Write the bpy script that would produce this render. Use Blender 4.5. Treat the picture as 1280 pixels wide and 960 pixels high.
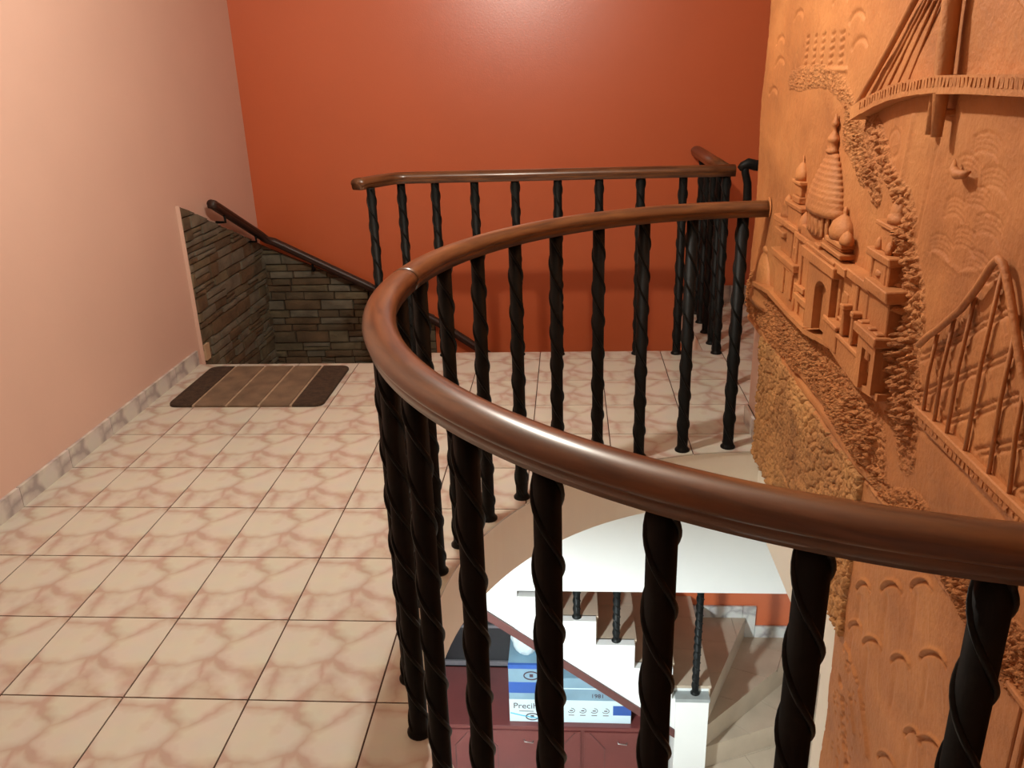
import bpy, bmesh, math, random
import numpy as np
from mathutils import Vector, Matrix

# ------------------------------------------------------------------ scene
for o in list(bpy.data.objects):
    bpy.data.objects.remove(o)
S = bpy.context.scene
COL = S.collection
random.seed(7)
RNG = np.random.RandomState(11)

# ------------------------------------------------------------------ camera
CAM_H = 1.48634
cam_d = bpy.data.cameras.new('camera')
cam = bpy.data.objects.new('camera', cam_d)
COL.objects.link(cam)
R = Vector((0.9975954, 0.06266729, -0.02960125))
D = Vector((-0.00548587, -0.35436624, -0.93509062))
F = Vector((-0.06908928, 0.93300449, -0.35317035))
cam.matrix_world = Matrix(((R.x, -D.x, -F.x, 0), (R.y, -D.y, -F.y, 0), (R.z, -D.z, -F.z, CAM_H), (0, 0, 0, 1)))
cam_d.sensor_fit = 'HORIZONTAL'
cam_d.sensor_width = 36.0
cam_d.lens = 1046.07 / 1280 * 36.0
cam_d.clip_start = 0.02
S.camera = cam

# ------------------------------------------------------------------ world / exposure
w = bpy.data.worlds.new('world')
S.world = w
w.use_nodes = True
w.node_tree.nodes['Background'].inputs[0].default_value = (1.0, 0.85, 0.7, 1)
w.node_tree.nodes['Background'].inputs[1].default_value = 0.0
S.view_settings.view_transform = 'Standard'
S.view_settings.look = 'None'
S.view_settings.gamma = 1.0
S.view_settings.use_curve_mapping = False
S.view_settings.exposure = 0.2

LAMP_POS = (-0.45, 2.55, 2.38)
LAMP_W = 96.0
LAMP_COL = (1.0, 0.93, 0.82)
LOW_POS = (-0.75, 2.35, -1.00)
LOW_W = 360.0
LOW_COL = (0.82, 0.95, 1.0)

CEIL = 2.9
LOWZ = -3.363
XL, YB = -2.06, 5.44
WX = 0.74            # relief surface
CX, CY, RB = 0.746, 1.995, 1.19   # well centre, baluster radius
RH = 1.150           # hole radius

# ------------------------------------------------------------------ materials
def nodes_of(name):
    m = bpy.data.materials.new(name)
    m.use_nodes = True
    nt = m.node_tree
    return m, nt, nt.nodes['Principled BSDF']

def mat(name, col, rough=0.6, var=0.06, scale=6.0, bump=0.0, bscale=60.0, spec=0.5, metal=0.0, coat=0.0, stretch=(1, 1, 1), detail=5):
    m, nt, p = nodes_of(name)
    N, L = nt.nodes, nt.links
    tc = N.new('ShaderNodeTexCoord')
    mp = N.new('ShaderNodeMapping')
    mp.inputs['Scale'].default_value = stretch
    L.new(tc.outputs['Object'], mp.inputs[0])
    n = N.new('ShaderNodeTexNoise')
    n.inputs['Scale'].default_value = scale
    n.inputs['Detail'].default_value = detail
    L.new(mp.outputs[0], n.inputs['Vector'])
    r = N.new('ShaderNodeValToRGB')
    c = Vector(col)
    r.color_ramp.elements[0].position = 0.3
    r.color_ramp.elements[1].position = 0.7
    r.color_ramp.elements[0].color = (*(c * (1 - var)), 1)
    r.color_ramp.elements[1].color = (*[min(1, v * (1 + var)) for v in c], 1)
    L.new(n.outputs[0], r.inputs[0])
    L.new(r.outputs[0], p.inputs['Base Color'])
    p.inputs['Roughness'].default_value = rough
    p.inputs['Specular IOR Level'].default_value = spec
    p.inputs['Metallic'].default_value = metal
    p.inputs['Coat Weight'].default_value = coat
    p.inputs['Coat Roughness'].default_value = 0.12
    if bump:
        b = N.new('ShaderNodeTexNoise')
        b.inputs['Scale'].default_value = bscale
        b.inputs['Detail'].default_value = 4
        L.new(mp.outputs[0], b.inputs['Vector'])
        bn = N.new('ShaderNodeBump')
        bn.inputs['Strength'].default_value = bump
        bn.inputs['Distance'].default_value = 0.01
        L.new(b.outputs[0], bn.inputs['Height'])
        L.new(bn.outputs[0], p.inputs['Normal'])
    return m

def wood_mat(name, dark, light, rough=0.3, coat=0.35):
    m, nt, p = nodes_of(name)
    N, L = nt.nodes, nt.links
    uv = N.new('ShaderNodeUVMap')
    uv.uv_map = 'uv'
    mp = N.new('ShaderNodeMapping')
    mp.inputs['Scale'].default_value = (2.0, 16.0, 1)
    L.new(uv.outputs[0], mp.inputs[0])
    n = N.new('ShaderNodeTexNoise')
    n.inputs['Scale'].default_value = 3.0
    n.inputs['Detail'].default_value = 7
    n.inputs['Distortion'].default_value = 0.6
    L.new(mp.outputs[0], n.inputs['Vector'])
    r = N.new('ShaderNodeValToRGB')
    r.color_ramp.elements[0].position = 0.3
    r.color_ramp.elements[0].color = (*dark, 1)
    r.color_ramp.elements[1].position = 0.72
    r.color_ramp.elements[1].color = (*light, 1)
    L.new(n.outputs[0], r.inputs[0])
    L.new(r.outputs[0], p.inputs['Base Color'])
    p.inputs['Roughness'].default_value = rough
    p.inputs['Coat Weight'].default_value = coat
    p.inputs['Coat Roughness'].default_value = 0.16
    return m

def tile_mat(name, cream, vein, rough=0.22, vscale=8.5):
    m, nt, p = nodes_of(name)
    N, L = nt.nodes, nt.links
    tc = N.new('ShaderNodeTexCoord')
    n1 = N.new('ShaderNodeTexNoise')
    n1.inputs['Scale'].default_value = 9.0
    n1.inputs['Detail'].default_value = 3
    L.new(tc.outputs['Object'], n1.inputs['Vector'])
    mx = N.new('ShaderNodeMixRGB')
    mx.blend_type = 'LINEAR_LIGHT'
    mx.inputs[0].default_value = 0.045
    L.new(tc.outputs['Object'], mx.inputs[1])
    L.new(n1.outputs['Color'], mx.inputs[2])
    v = N.new('ShaderNodeTexVoronoi')
    v.feature = 'DISTANCE_TO_EDGE'
    v.inputs['Scale'].default_value = vscale
    L.new(mx.outputs[0], v.inputs['Vector'])
    n2 = N.new('ShaderNodeTexNoise')
    n2.inputs['Scale'].default_value = 11.0
    n2.inputs['Detail'].default_value = 2
    L.new(tc.outputs['Object'], n2.inputs['Vector'])
    mul = N.new('ShaderNodeMath')
    mul.operation = 'MULTIPLY_ADD'
    L.new(n2.outputs[0], mul.inputs[0])
    mul.inputs[1].default_value = -0.30
    mul.inputs[2].default_value = 0.155
    ad = N.new('ShaderNodeMath')
    ad.operation = 'ADD'
    L.new(v.outputs['Distance'], ad.inputs[0])
    L.new(mul.outputs[0], ad.inputs[1])
    r = N.new('ShaderNodeValToRGB')
    e = r.color_ramp.elements
    e[0].position = 0.0
    e[0].color = (*vein, 1)
    e[1].position = 0.17
    e[1].color = (*cream, 1)
    mid = e.new(0.08)
    mid.color = (*[(a * 0.55 + b * 0.45) for a, b in zip(cream, vein)], 1)
    L.new(ad.outputs[0], r.inputs[0])
    n3 = N.new('ShaderNodeTexNoise')
    n3.inputs['Scale'].default_value = 14.0
    n3.inputs['Detail'].default_value = 6
    L.new(tc.outputs['Object'], n3.inputs['Vector'])
    m2 = N.new('ShaderNodeMixRGB')
    m2.blend_type = 'MULTIPLY'
    m2.inputs[0].default_value = 0.16
    L.new(r.outputs[0], m2.inputs[1])
    L.new(n3.outputs['Color'], m2.inputs[2])
    L.new(m2.outputs[0], p.inputs['Base Color'])
    p.inputs['Roughness'].default_value = rough
    return m

def clay_mat(name, base, dark, light, rough=0.7, bump=0.5, bs=90.0, bd=0.005):
    m, nt, p = nodes_of(name)
    N, L = nt.nodes, nt.links
    tc = N.new('ShaderNodeTexCoord')
    a = N.new('ShaderNodeTexNoise')
    a.inputs['Scale'].default_value = 3.2
    a.inputs['Detail'].default_value = 8
    a.inputs['Roughness'].default_value = 0.65
    L.new(tc.outputs['Object'], a.inputs['Vector'])
    r = N.new('ShaderNodeValToRGB')
    e = r.color_ramp.elements
    e[0].position = 0.28
    e[0].color = (*dark, 1)
    e[1].position = 0.75
    e[1].color = (*light, 1)
    k = e.new(0.5)
    k.color = (*base, 1)
    L.new(a.outputs[0], r.inputs[0])
    mp = N.new('ShaderNodeMapping')
    mp.inputs['Scale'].default_value = (1, 0.5, 1)
    L.new(tc.outputs['Object'], mp.inputs[0])
    s = N.new('ShaderNodeTexNoise')
    s.inputs['Scale'].default_value = 7.0
    s.inputs['Detail'].default_value = 6
    L.new(mp.outputs[0], s.inputs['Vector'])
    mx = N.new('ShaderNodeMixRGB')
    mx.blend_type = 'OVERLAY'
    mx.inputs[0].default_value = 0.3
    L.new(r.outputs[0], mx.inputs[1])
    L.new(s.outputs[0], mx.inputs[2])
    L.new(mx.outputs[0], p.inputs['Base Color'])
    p.inputs['Roughness'].default_value = rough
    b = N.new('ShaderNodeTexNoise')
    b.inputs['Scale'].default_value = bs
    b.inputs['Detail'].default_value = 5
    L.new(tc.outputs['Object'], b.inputs['Vector'])
    bn = N.new('ShaderNodeBump')
    bn.inputs['Strength'].default_value = bump
    bn.inputs['Distance'].default_value = bd
    L.new(b.outputs[0], bn.inputs['Height'])
    L.new(bn.outputs[0], p.inputs['Normal'])
    return m

M = {}
M['peach'] = mat('peach_paint', (0.70, 0.48, 0.385), 0.5, 0.02, 2.5, bump=0.05, bscale=120)
M['orange'] = mat('orange_paint', (0.60, 0.130, 0.042), 0.34, 0.03, 2.0, spec=1.0, bump=0.06, bscale=140)
M['cream'] = mat('cream_paint', (0.88, 0.81, 0.69), 0.6, 0.03, 3.0)
M['white'] = mat('white_paint', (0.80, 0.80, 0.77), 0.6, 0.02, 3.0)
M['ceiling'] = mat('ceiling_paint', (0.80, 0.74, 0.65), 0.8, 0.02, 3.0)
M['grout'] = mat('dark_grout', (0.06, 0.028, 0.018), 0.9, 0.2, 20.0)
M['tile'] = tile_mat('veined_tile', (0.64, 0.625, 0.54), (0.51, 0.395, 0.325), 0.22, 5.6)
M['skirt'] = tile_mat('grey_marble_skirting', (0.70, 0.68, 0.63), (0.40, 0.37, 0.36), 0.3, 7.0)
M['stair_tile'] = mat('brown_beige_tile', (0.48, 0.38, 0.28), 0.35, 0.10, 5.0)
M['iron'] = mat('black_iron', (0.006, 0.0065, 0.006), 0.5, 0.3, 25.0, bump=0.08, bscale=60, spec=0.16)
M['wood'] = wood_mat('polished_red_brown_wood', (0.060, 0.021, 0.008), (0.170, 0.066, 0.023), 0.3)
M['dark_wood'] = wood_mat('dark_brown_wood', (0.022, 0.009, 0.006), (0.042, 0.017, 0.011), 0.5, 0.05)
M['clay'] = clay_mat('terracotta_clay', (0.45, 0.170, 0.050), (0.32, 0.112, 0.034), (0.55, 0.235, 0.075))
M['ochre'] = clay_mat('ochre_pebble_clay', (0.46, 0.215, 0.07), (0.27, 0.115, 0.038), (0.60, 0.32, 0.11), 0.8, 0.8, 40.0, 0.012)
M['clay_rough'] = clay_mat('rough_terracotta_clay', (0.45, 0.170, 0.050), (0.32, 0.112, 0.034), (0.55, 0.235, 0.075), 0.85, 1.0, 75.0, 0.012)
M['stones'] = [mat('slate_stone_%s' % n, c, 0.8, 0.3, 9.0, bump=0.5, bscale=40) for n, c in
               (('umber', (0.105, 0.080, 0.047)), ('olive', (0.135, 0.112, 0.066)), ('grey', (0.15, 0.135, 0.096)), ('brown', (0.115, 0.078, 0.042)))]
M['mortar'] = mat('dark_mortar', (0.05, 0.034, 0.021), 0.9, 0.2, 15.0)
M['plaster'] = mat('bare_plaster', (0.50, 0.36, 0.22), 0.8, 0.12, 10.0)
M['mat_dark'] = mat('dark_brown_pile', (0.052, 0.030, 0.016), 0.95, 0.35, 40.0, bump=0.8, bscale=220)
M['mat_mid'] = mat('taupe_pile', (0.185, 0.125, 0.078), 0.95, 0.25, 12.0, bump=0.8, bscale=220)
M['mat_line'] = mat('beige_pile_line', (0.36, 0.27, 0.18), 0.95, 0.2, 30.0, bump=0.6, bscale=220)
M['maroon'] = mat('maroon_lacquer', (0.135, 0.033, 0.030), 0.28, 0.10, 4.0)
M['maroon_trim'] = mat('maroon_trim_paint', (0.10, 0.035, 0.032), 0.4, 0.15, 6.0)
M['black_glass'] = mat('black_glass', (0.005, 0.005, 0.006), 0.35, 0.1, 5.0)
M['grey_metal'] = mat('grey_metal', (0.13, 0.118, 0.125), 0.4, 0.1, 8.0)
M['steel'] = mat('brushed_steel', (0.5, 0.5, 0.5), 0.3, 0.1, 8.0, metal=1.0)
M['stone_cap'] = mat('grey_stone_cap', (0.30, 0.32, 0.31), 0.5, 0.15, 9.0)
M['box_white'] = mat('white_carton', (0.62, 0.78, 0.82), 0.5, 0.03, 6.0)
M['box_blue'] = mat('blue_carton', (0.03, 0.10, 0.38), 0.5, 0.1, 6.0)
M['box_steel'] = mat('steel_blue_carton', (0.20, 0.33, 0.42), 0.5, 0.12, 5.0)
M['print'] = mat('dark_print', (0.06, 0.03, 0.04), 0.6, 0.05, 6.0)
M['print_cyan'] = mat('cyan_print', (0.10, 0.45, 0.62), 0.6, 0.05, 6.0)
M['bag'] = mat('pale_plastic_bag', (0.55, 0.66, 0.70), 0.35, 0.15, 12.0)
M['shade'] = mat('white_enamel_shade', (0.7, 0.7, 0.7), 0.4, 0.02, 5.0)

# ------------------------------------------------------------------ helpers
def link(name, me, m=None, parent=None, smooth=False):
    o = bpy.data.objects.new(name, me)
    COL.objects.link(o)
    if m is not None and not me.materials:
        me.materials.append(m)
    if parent is not None:
        o.parent = parent
    if smooth:
        for p in me.polygons:
            p.use_smooth = True
    return o

def pyd(name, v, f, m=None, parent=None, smooth=False):
    me = bpy.data.meshes.new(name)
    me.from_pydata([tuple(a) for a in v], [], f)
    me.update()
    return link(name, me, m, parent, smooth)

def empty(name, loc=(0, 0, 0)):
    o = bpy.data.objects.new(name, None)
    COL.objects.link(o)
    o.location = loc
    o.empty_display_size = 0.1
    return o

def tag(o, label, cat, group=None):
    o['label'] = label
    o['category'] = cat
    if group:
        o['group'] = group
    return o

def struct(o, label=None):
    o['kind'] = 'structure'
    if label:
        o['label'] = label
    return o

BF = [(0, 3, 2, 1), (4, 5, 6, 7), (0, 1, 5, 4), (1, 2, 6, 5), (2, 3, 7, 6), (3, 0, 4, 7)]
def box_vf(x0, x1, y0, y1, z0, z1):
    return [(x0, y0, z0), (x1, y0, z0), (x1, y1, z0), (x0, y1, z0), (x0, y0, z1), (x1, y0, z1), (x1, y1, z1), (x0, y1, z1)], BF

def box(name, x0, x1, y0, y1, z0, z1, m, parent=None, bevel=0.0):
    v, f = box_vf(x0, x1, y0, y1, z0, z1)
    o = pyd(name, v, f, m, parent)
    if bevel:
        bm = bmesh.new()
        bm.from_mesh(o.data)
        bmesh.ops.bevel(bm, geom=bm.edges[:], offset=bevel, segments=2, affect='EDGES')
        bm.to_mesh(o.data)
        bm.free()
    return o

def boxes(name, lst, m, parent=None):
    V, Fc = [], []
    for b in lst:
        v, f = box_vf(*b)
        n = len(V)
        V += v
        Fc += [tuple(i + n for i in q) for q in f]
    return pyd(name, V, Fc, m, parent)

def prism(poly, z0, z1):
    """vertical prism of a CCW 2-D polygon"""
    n = len(poly)
    v = [(x, y, z0) for x, y in poly] + [(x, y, z1) for x, y in poly]
    f = [tuple(range(n - 1, -1, -1)), tuple(range(n, 2 * n))]
    f += [(i, (i + 1) % n, n + (i + 1) % n, n + i) for i in range(n)]
    return v, f

def prism_y(poly, y0, y1):
    """prism of an (x, z) polygon along y"""
    n = len(poly)
    v = [(x, y0, z) for x, z in poly] + [(x, y1, z) for x, z in poly]
    f = [tuple(range(n)), tuple(range(2 * n - 1, n - 1, -1))]
    f += [(i, n + i, n + (i + 1) % n, (i + 1) % n) for i in range(n)]
    return v, f

def fixn(o):
    bm = bmesh.new()
    bm.from_mesh(o.data)
    bmesh.ops.recalc_face_normals(bm, faces=bm.faces[:])
    bm.to_mesh(o.data)
    bm.free()
    return o

def clip_half(poly, a, b, c):
    """keep a*x+b*y<=c"""
    out = []
    n = len(poly)
    for i in range(n):
        p, q = poly[i], poly[(i + 1) % n]
        dp, dq = a * p[0] + b * p[1] - c, a * q[0] + b * q[1] - c
        if dp <= 0:
            out.append(p)
        if dp * dq < 0:
            t = dp / (dp - dq)
            out.append((p[0] + t * (q[0] - p[0]), p[1] + t * (q[1] - p[1])))
    return out

def clip_convex(poly, conv):
    for i in range(len(conv)):
        (x0, y0), (x1, y1) = conv[i], conv[(i + 1) % len(conv)]
        a, b = (y1 - y0), -(x1 - x0)
        poly = clip_half(poly, a, b, a * x0 + b * y0)
        if len(poly) < 3:
            return []
    return poly

def area(p):
    return 0.5 * sum(p[i][0] * p[(i + 1) % len(p)][1] - p[(i + 1) % len(p)][0] * p[i][1] for i in range(len(p)))

def minus_disc(poly, cx, cy, r):
    """polygon minus disc -> list of polygons"""
    pts = []
    n = len(poly)
    for i in range(n):
        p, q = poly[i], poly[(i + 1) % n]
        pts.append((p, math.hypot(p[0] - cx, p[1] - cy) >= r))
        dx, dy = q[0] - p[0], q[1] - p[1]
        fx, fy = p[0] - cx, p[1] - cy
        A, B, C_ = dx * dx + dy * dy, 2 * (fx * dx + fy * dy), fx * fx + fy * fy - r * r
        disc = B * B - 4 * A * C_
        if disc > 0 and A > 0:
            for t in sorted(((-B - math.sqrt(disc)) / (2 * A), (-B + math.sqrt(disc)) / (2 * A))):
                if 1e-6 < t < 1 - 1e-6:
                    pts.append(((p[0] + t * dx, p[1] + t * dy), None))
    if all(s is not False for _, s in pts) and not any(s is None for _, s in pts):
        return [poly]
    if not any(s for _, s in pts if s):
        return []
    k = next(i for i, (_, s) in enumerate(pts) if s is False) if any(s is False for _, s in pts) else None
    if k is None:
        # both crossings on one edge: start right after the first crossing
        k = next(i for i, (_, s) in enumerate(pts) if s is None)
        pts = pts[k + 1:] + pts[:k + 1]
        runs = [[p for p, _ in pts]]
    else:
        pts = pts[k:] + pts[:k]
        runs, cur = [], []
        for p, s in pts:
            if s is False:
                if len(cur) > 1:
                    runs.append(cur)
                cur = []
            else:
                cur.append(p)
        if len(cur) > 1:
            runs.append(cur)
    res = []
    for run in runs:
        if len(run) < 3:
            continue
        a0 = math.atan2(run[-1][1] - cy, run[-1][0] - cx)
        a1 = math.atan2(run[0][1] - cy, run[0][0] - cx)
        d = (a1 - a0 + math.pi) % (2 * math.pi) - math.pi
        m_ = max(2, int(abs(d) * r / 0.02))
        arc = [(cx + r * math.cos(a0 + d * i / m_), cy + r * math.sin(a0 + d * i / m_)) for i in range(1, m_)]
        res.append(run + arc)
    return res

def tube_vf(path, rad, seg=8, closed_ends=True):
    P = [Vector(p) for p in path]
    n = len(P)
    rads = rad if isinstance(rad, (list, tuple)) else [rad] * n
    V, Fc = [], []
    up = Vector((0, 0, 1))
    prev = None
    for i in range(n):
        t = (P[min(i + 1, n - 1)] - P[max(i - 1, 0)]).normalized()
        if prev is None:
            ref = up if abs(t.z) < 0.9 else Vector((1, 0, 0))
            a = t.cross(ref).normalized()
        else:
            a = (prev - t * prev.dot(t)).normalized()
        prev = a
        b = t.cross(a)
        for k in range(seg):
            g = 2 * math.pi * k / seg
            V.append(P[i] + (a * math.cos(g) + b * math.sin(g)) * rads[i])
    for i in range(n - 1):
        for k in range(seg):
            k2 = (k + 1) % seg
            Fc.append((i * seg + k, i * seg + k2, (i + 1) * seg + k2, (i + 1) * seg + k))
    if closed_ends:
        Fc.append(tuple(range(seg)))
        Fc.append(tuple((n - 1) * seg + k for k in range(seg - 1, -1, -1)))
    return V, Fc

def tube(name, path, rad, m, parent=None, seg=8, smooth=True):
    v, f = tube_vf(path, rad, seg)
    return fixn(pyd(name, v, f, m, parent, smooth))

def merge(parts):
    V, Fc = [], []
    for v, f in parts:
        n = len(V)
        V += list(v)
        Fc += [tuple(i + n for i in q) for q in f]
    return V, Fc

def lathe_vf(prof, seg=24, centre=(0, 0, 0)):
    V, Fc = [], []
    for r, z in prof:
        for k in range(seg):
            a = 2 * math.pi * k / seg
            V.append((centre[0] + r * math.cos(a), centre[1] + r * math.sin(a), centre[2] + z))
    for i in range(len(prof) - 1):
        for k in range(seg):
            k2 = (k + 1) % seg
            Fc.append((i * seg + k, i * seg + k2, (i + 1) * seg + k2, (i + 1) * seg + k))
    Fc.append(tuple(range(seg - 1, -1, -1)))
    Fc.append(tuple((len(prof) - 1) * seg + k for k in range(seg)))
    return V, Fc

def sweep(name, path, prof, m, parent=None):
    """sweep a (lateral, up) profile along a path that stays roughly level; UV = (length, perimeter)"""
    P = [Vector(p) for p in path]
    n, k = len(P), len(prof)
    V, Fc, L = [], [], [0.0]
    for i in range(1, n):
        L.append(L[-1] + (P[i] - P[i - 1]).length)
    for i in range(n):
        if i == 0:
            t = (P[1] - P[0]).normalized()
            sc = 1
        elif i == n - 1:
            t = (P[-1] - P[-2]).normalized()
            sc = 1
        else:
            t1, t2 = (P[i] - P[i - 1]).normalized(), (P[i + 1] - P[i]).normalized()
            t = (t1 + t2).normalized()
            sc = 1 / max(0.5, t.dot(t1))
        lat = Vector((t.y, -t.x, 0)).normalized()
        up = lat.cross(t).normalized()
        if up.z < 0:
            up = -up
        for u, v in prof:
            V.append(P[i] + lat * u * sc + up * v)
    for i in range(n - 1):
        for j in range(k):
            j2 = (j + 1) % k
            Fc.append((i * k + j, i * k + j2, (i + 1) * k + j2, (i + 1) * k + j))
    Fc.append(tuple(range(k)))
    Fc.append(tuple((n - 1) * k + j for j in range(k - 1, -1, -1)))
    per = [0.0]
    for j in range(k):
        a, b = prof[j], prof[(j + 1) % k]
        per.append(per[-1] + math.hypot(a[0] - b[0], a[1] - b[1]))
    o = pyd(name, V, Fc, m, parent, True)
    uvl = o.data.uv_layers.new(name='uv')
    for poly in o.data.polygons:
        lv = list(poly.vertices)
        for li, vi in zip(poly.loop_indices, lv):
            i, j = divmod(vi, k)
            jj = j
            if j == 0 and (k - 1) in [q % k for q in lv] and len(lv) == 4:
                jj = k
            uvl.data[li].uv = (L[i], per[jj])
    return fixn(o)

def text_mesh(name, txt, size, m, parent, loc, rot, extrude=0.0006):
    c = bpy.data.curves.new(name, 'FONT')
    c.body = txt
    c.size = size
    c.extrude = extrude
    t = bpy.data.objects.new('tmp', c)
    COL.objects.link(t)
    bpy.context.view_layer.update()
    me = bpy.data.meshes.new_from_object(t.evaluated_get(bpy.context.evaluated_depsgraph_get()))
    bpy.data.objects.remove(t)
    me.name = name
    me.materials.clear()
    o = link(name, me, m, parent)
    o.location = loc
    o.rotation_euler = rot
    return o

# ------------------------------------------------------------------ room shell
struct(box('wall_left', XL - 0.15, XL, -1.6, YB + 0.15, -0.3, CEIL, M['peach']))
struct(box('wall_left_lower', -3.15, -3.0, -1.6, YB, LOWZ, -0.3, M['white']))
struct(box('wall_back', XL, 2.35, YB, YB + 0.15, LOWZ, CEIL, M['orange']))
struct(box('wall_front', XL - 0.15, 2.35, -1.75, -1.6, LOWZ, CEIL, M['peach']))
struct(box('wall_far_right', 2.2, 2.35, -1.6, YB, -0.3, CEIL, M['peach']))
struct(box('ceiling', XL - 0.15, 2.35, -1.75, YB + 0.15, CEIL, CEIL + 0.12, M['ceiling']))
struct(box('wall_right', WX + 0.04, 2.2, -1.6, 3.45, 0.0, CEIL, M['peach']))
v1 = merge([box_vf(WX + 0.03, 0.92, -1.6, 2.16, LOWZ, -0.3), box_vf(WX + 0.03, 0.92, -1.6, 3.45, -0.3, 0.0)])
struct(pyd('wall_right_lower', v1[0], v1[1], M['cream']))
struct(box('wall_side_lower', 1.95, 2.2, -1.6, YB, LOWZ, -0.3, M['white']))

# ------------------------------------------------------------------ floor slab with semicircular well
FLOOR_OUT = [(XL, -1.6), (0.77, -1.6)]
na = 72
a_lo = math.atan2(-math.sqrt(RH ** 2 - (0.77 - CX) ** 2), 0.77 - CX)
a_hi = math.atan2(math.sqrt(RH ** 2 - (0.77 - CX) ** 2), 0.77 - CX) - 2 * math.pi
for i in range(na + 1):
    a = a_lo + (a_hi - a_lo) * i / na
    FLOOR_OUT.append((CX + RH * math.cos(a), CY + RH * math.sin(a)))
FLOOR_OUT += [(0.77, 3.45), (2.2, 3.45), (2.2, YB), (0.73, YB), (0.73, 4.43), (-0.9, 4.43), (-1.08, 4.26), (XL, 4.26)]
v, f = prism(FLOOR_OUT, -0.24, -0.003)
floor = pyd('floor', v, f)
floor.data.materials.append(M['cream'])
floor.data.materials.append(M['grout'])
floor.data.polygons[1].material_index = 1
struct(floor)

TS, TX, TY = 0.33, -1.81257, 1.66295
FP = [[(XL, -1.6), (-1.08, -1.6), (-1.08, 4.26), (XL, 4.26)],
      [(-1.08, -1.6), (0.77, -1.6), (0.77, 4.43), (-0.9, 4.43), (-1.08, 4.26)],
      [(0.77, 3.45), (2.2, 3.45), (2.2, 4.43), (0.77, 4.43)],
      [(0.73, 4.43), (2.2, 4.43), (2.2, YB), (0.73, YB)]]
full_me = None
gap = 0.0023
for i in range(-1, 13):
    for j in range(-10, 12):
        x0, y0 = TX + i * TS, TY + j * TS
        cell = [(x0 + gap, y0 + gap), (x0 + TS - gap, y0 + gap), (x0 + TS - gap, y0 + TS - gap), (x0 + gap, y0 + TS - gap)]
        pieces = []
        for fp in FP:
            p = clip_convex(cell, fp)
            if len(p) >= 3:
                pieces += minus_disc(p, CX, CY, RH - 0.004)
        pieces = [p for p in pieces if len(p) >= 3 and abs(area(p)) > 2e-4]
        if not pieces:
            continue
        tot = sum(abs(area(p)) for p in pieces)
        whole = len(pieces) == 1 and abs(tot - (TS - 2 * gap) ** 2) < 1e-6
        if whole and full_me is not None:
            o = link('floor_tile', full_me, None, floor)
        else:
            V, Fc = merge([prism([(x - x0, y - y0) for x, y in (p if area(p) > 0 else p[::-1])], -0.006, 0.0) for p in pieces])
            o = pyd('floor_tile', V, Fc, M['tile'], floor)
            if whole:
                full_me = o.data
        o.location = (x0, y0, 0)

# skirting along the left wall, one marble piece per tile row
bb = struct(box('baseboard_left', XL, XL + 0.006, -1.6, 4.26, 0.0, 0.078, M['grout']))
for j in range(-10, 9):
    y0, y1 = TY + j * TS + 0.0012, TY + (j + 1) * TS - 0.0012
    y0, y1 = max(y0, -1.59), min(y1, 4.258)
    if y1 - y0 > 0.02:
        o = box('skirting_tile', 0, 0.014, 0, y1 - y0, 0, 0.08, M['skirt'], bb)
        o.location = (XL, y0, 0.0005)
bb = struct(box('baseboard_right', WX + 0.028, WX + 0.04, 3.15, 3.45, 0.0, 0.078, M['grout']))
box('skirting_tile', WX + 0.022, WX + 0.034, 3.14, 3.452, 0.001, 0.08, M['skirt'], bb)
bb = struct(box('baseboard_back', 0.75, 2.2, YB - 0.008, YB, 0.0, 0.11, M['grout']))
for k in range(5):
    box('skirting_tile', 0.76 + k * 0.29, 0.76 + (k + 1) * 0.29 - 0.003, YB - 0.014, YB - 0.003, 0.001, 0.112, M['skirt'], bb)

# ------------------------------------------------------------------ stone cladding on the stair walls
def stone_wall(parent_name, to_world, clip, u0, u1, v0, v1, seed, ch=0.056):
    rnd = random.Random(seed)
    V, Fc = [], []
    back = clip([(u0, v0), (u1, v0), (u1, v1), (u0, v1)])
    n = len(back)
    vv = [to_world(u, w_, 0.0) for u, w_ in back] + [to_world(u, w_, 0.008) for u, w_ in back]
    ff = [tuple(range(n)), tuple(range(n, 2 * n))] + [(i, (i + 1) % n, n + (i + 1) % n, n + i) for i in range(n)]
    base = fixn(pyd(parent_name, vv, ff, M['mortar']))
    struct(base)
    z = v0
    while z < v1:
        h = ch * rnd.choice((0.6, 0.85, 1.0, 1.0, 1.25, 1.5))
        u = u0 - rnd.random() * 0.15
        while u < u1:
            L = rnd.uniform(0.09, 0.27)
            rows = [(z, z + h)] if rnd.random() < 0.75 or h < 0.05 else [(z, z + h * 0.5), (z + h * 0.5, z + h)]
            for (za, zb) in rows:
                g = 0.0025
                p = clip([(u + g, za + g), (u + L - g, za + g), (u + L - g, zb - g), (u + g, zb - g)])
                if len(p) >= 3 and abs(area(p)) > 3e-4:
                    d = rnd.uniform(0.014, 0.030)
                    cu, cv = sum(a for a, _ in p) / len(p), sum(b for _, b in p) / len(p)
                    m_ = len(p)
                    A = [to_world(a, b, 0.004) for a, b in p]
                    tl = rnd.uniform(-0.004, 0.004)
                    B = [to_world(cu + (a - cu) * 0.96, cv + (b - cv) * 0.90, d + tl * (1 if a > cu else -1) + rnd.uniform(-0.003, 0.003)) for a, b in p]
                    C_ = [to_world(cu, cv, d + 0.003)]
                    fs = [(i, (i + 1) % m_, m_ + (i + 1) % m_, m_ + i) for i in range(m_)] + [(m_ + i, m_ + (i + 1) % m_, 2 * m_) for i in range(m_)]
                    fixn(pyd('stone', A + B + C_, fs, rnd.choice(M['stones']), base))
            u += L
        z += h
    return base

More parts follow.
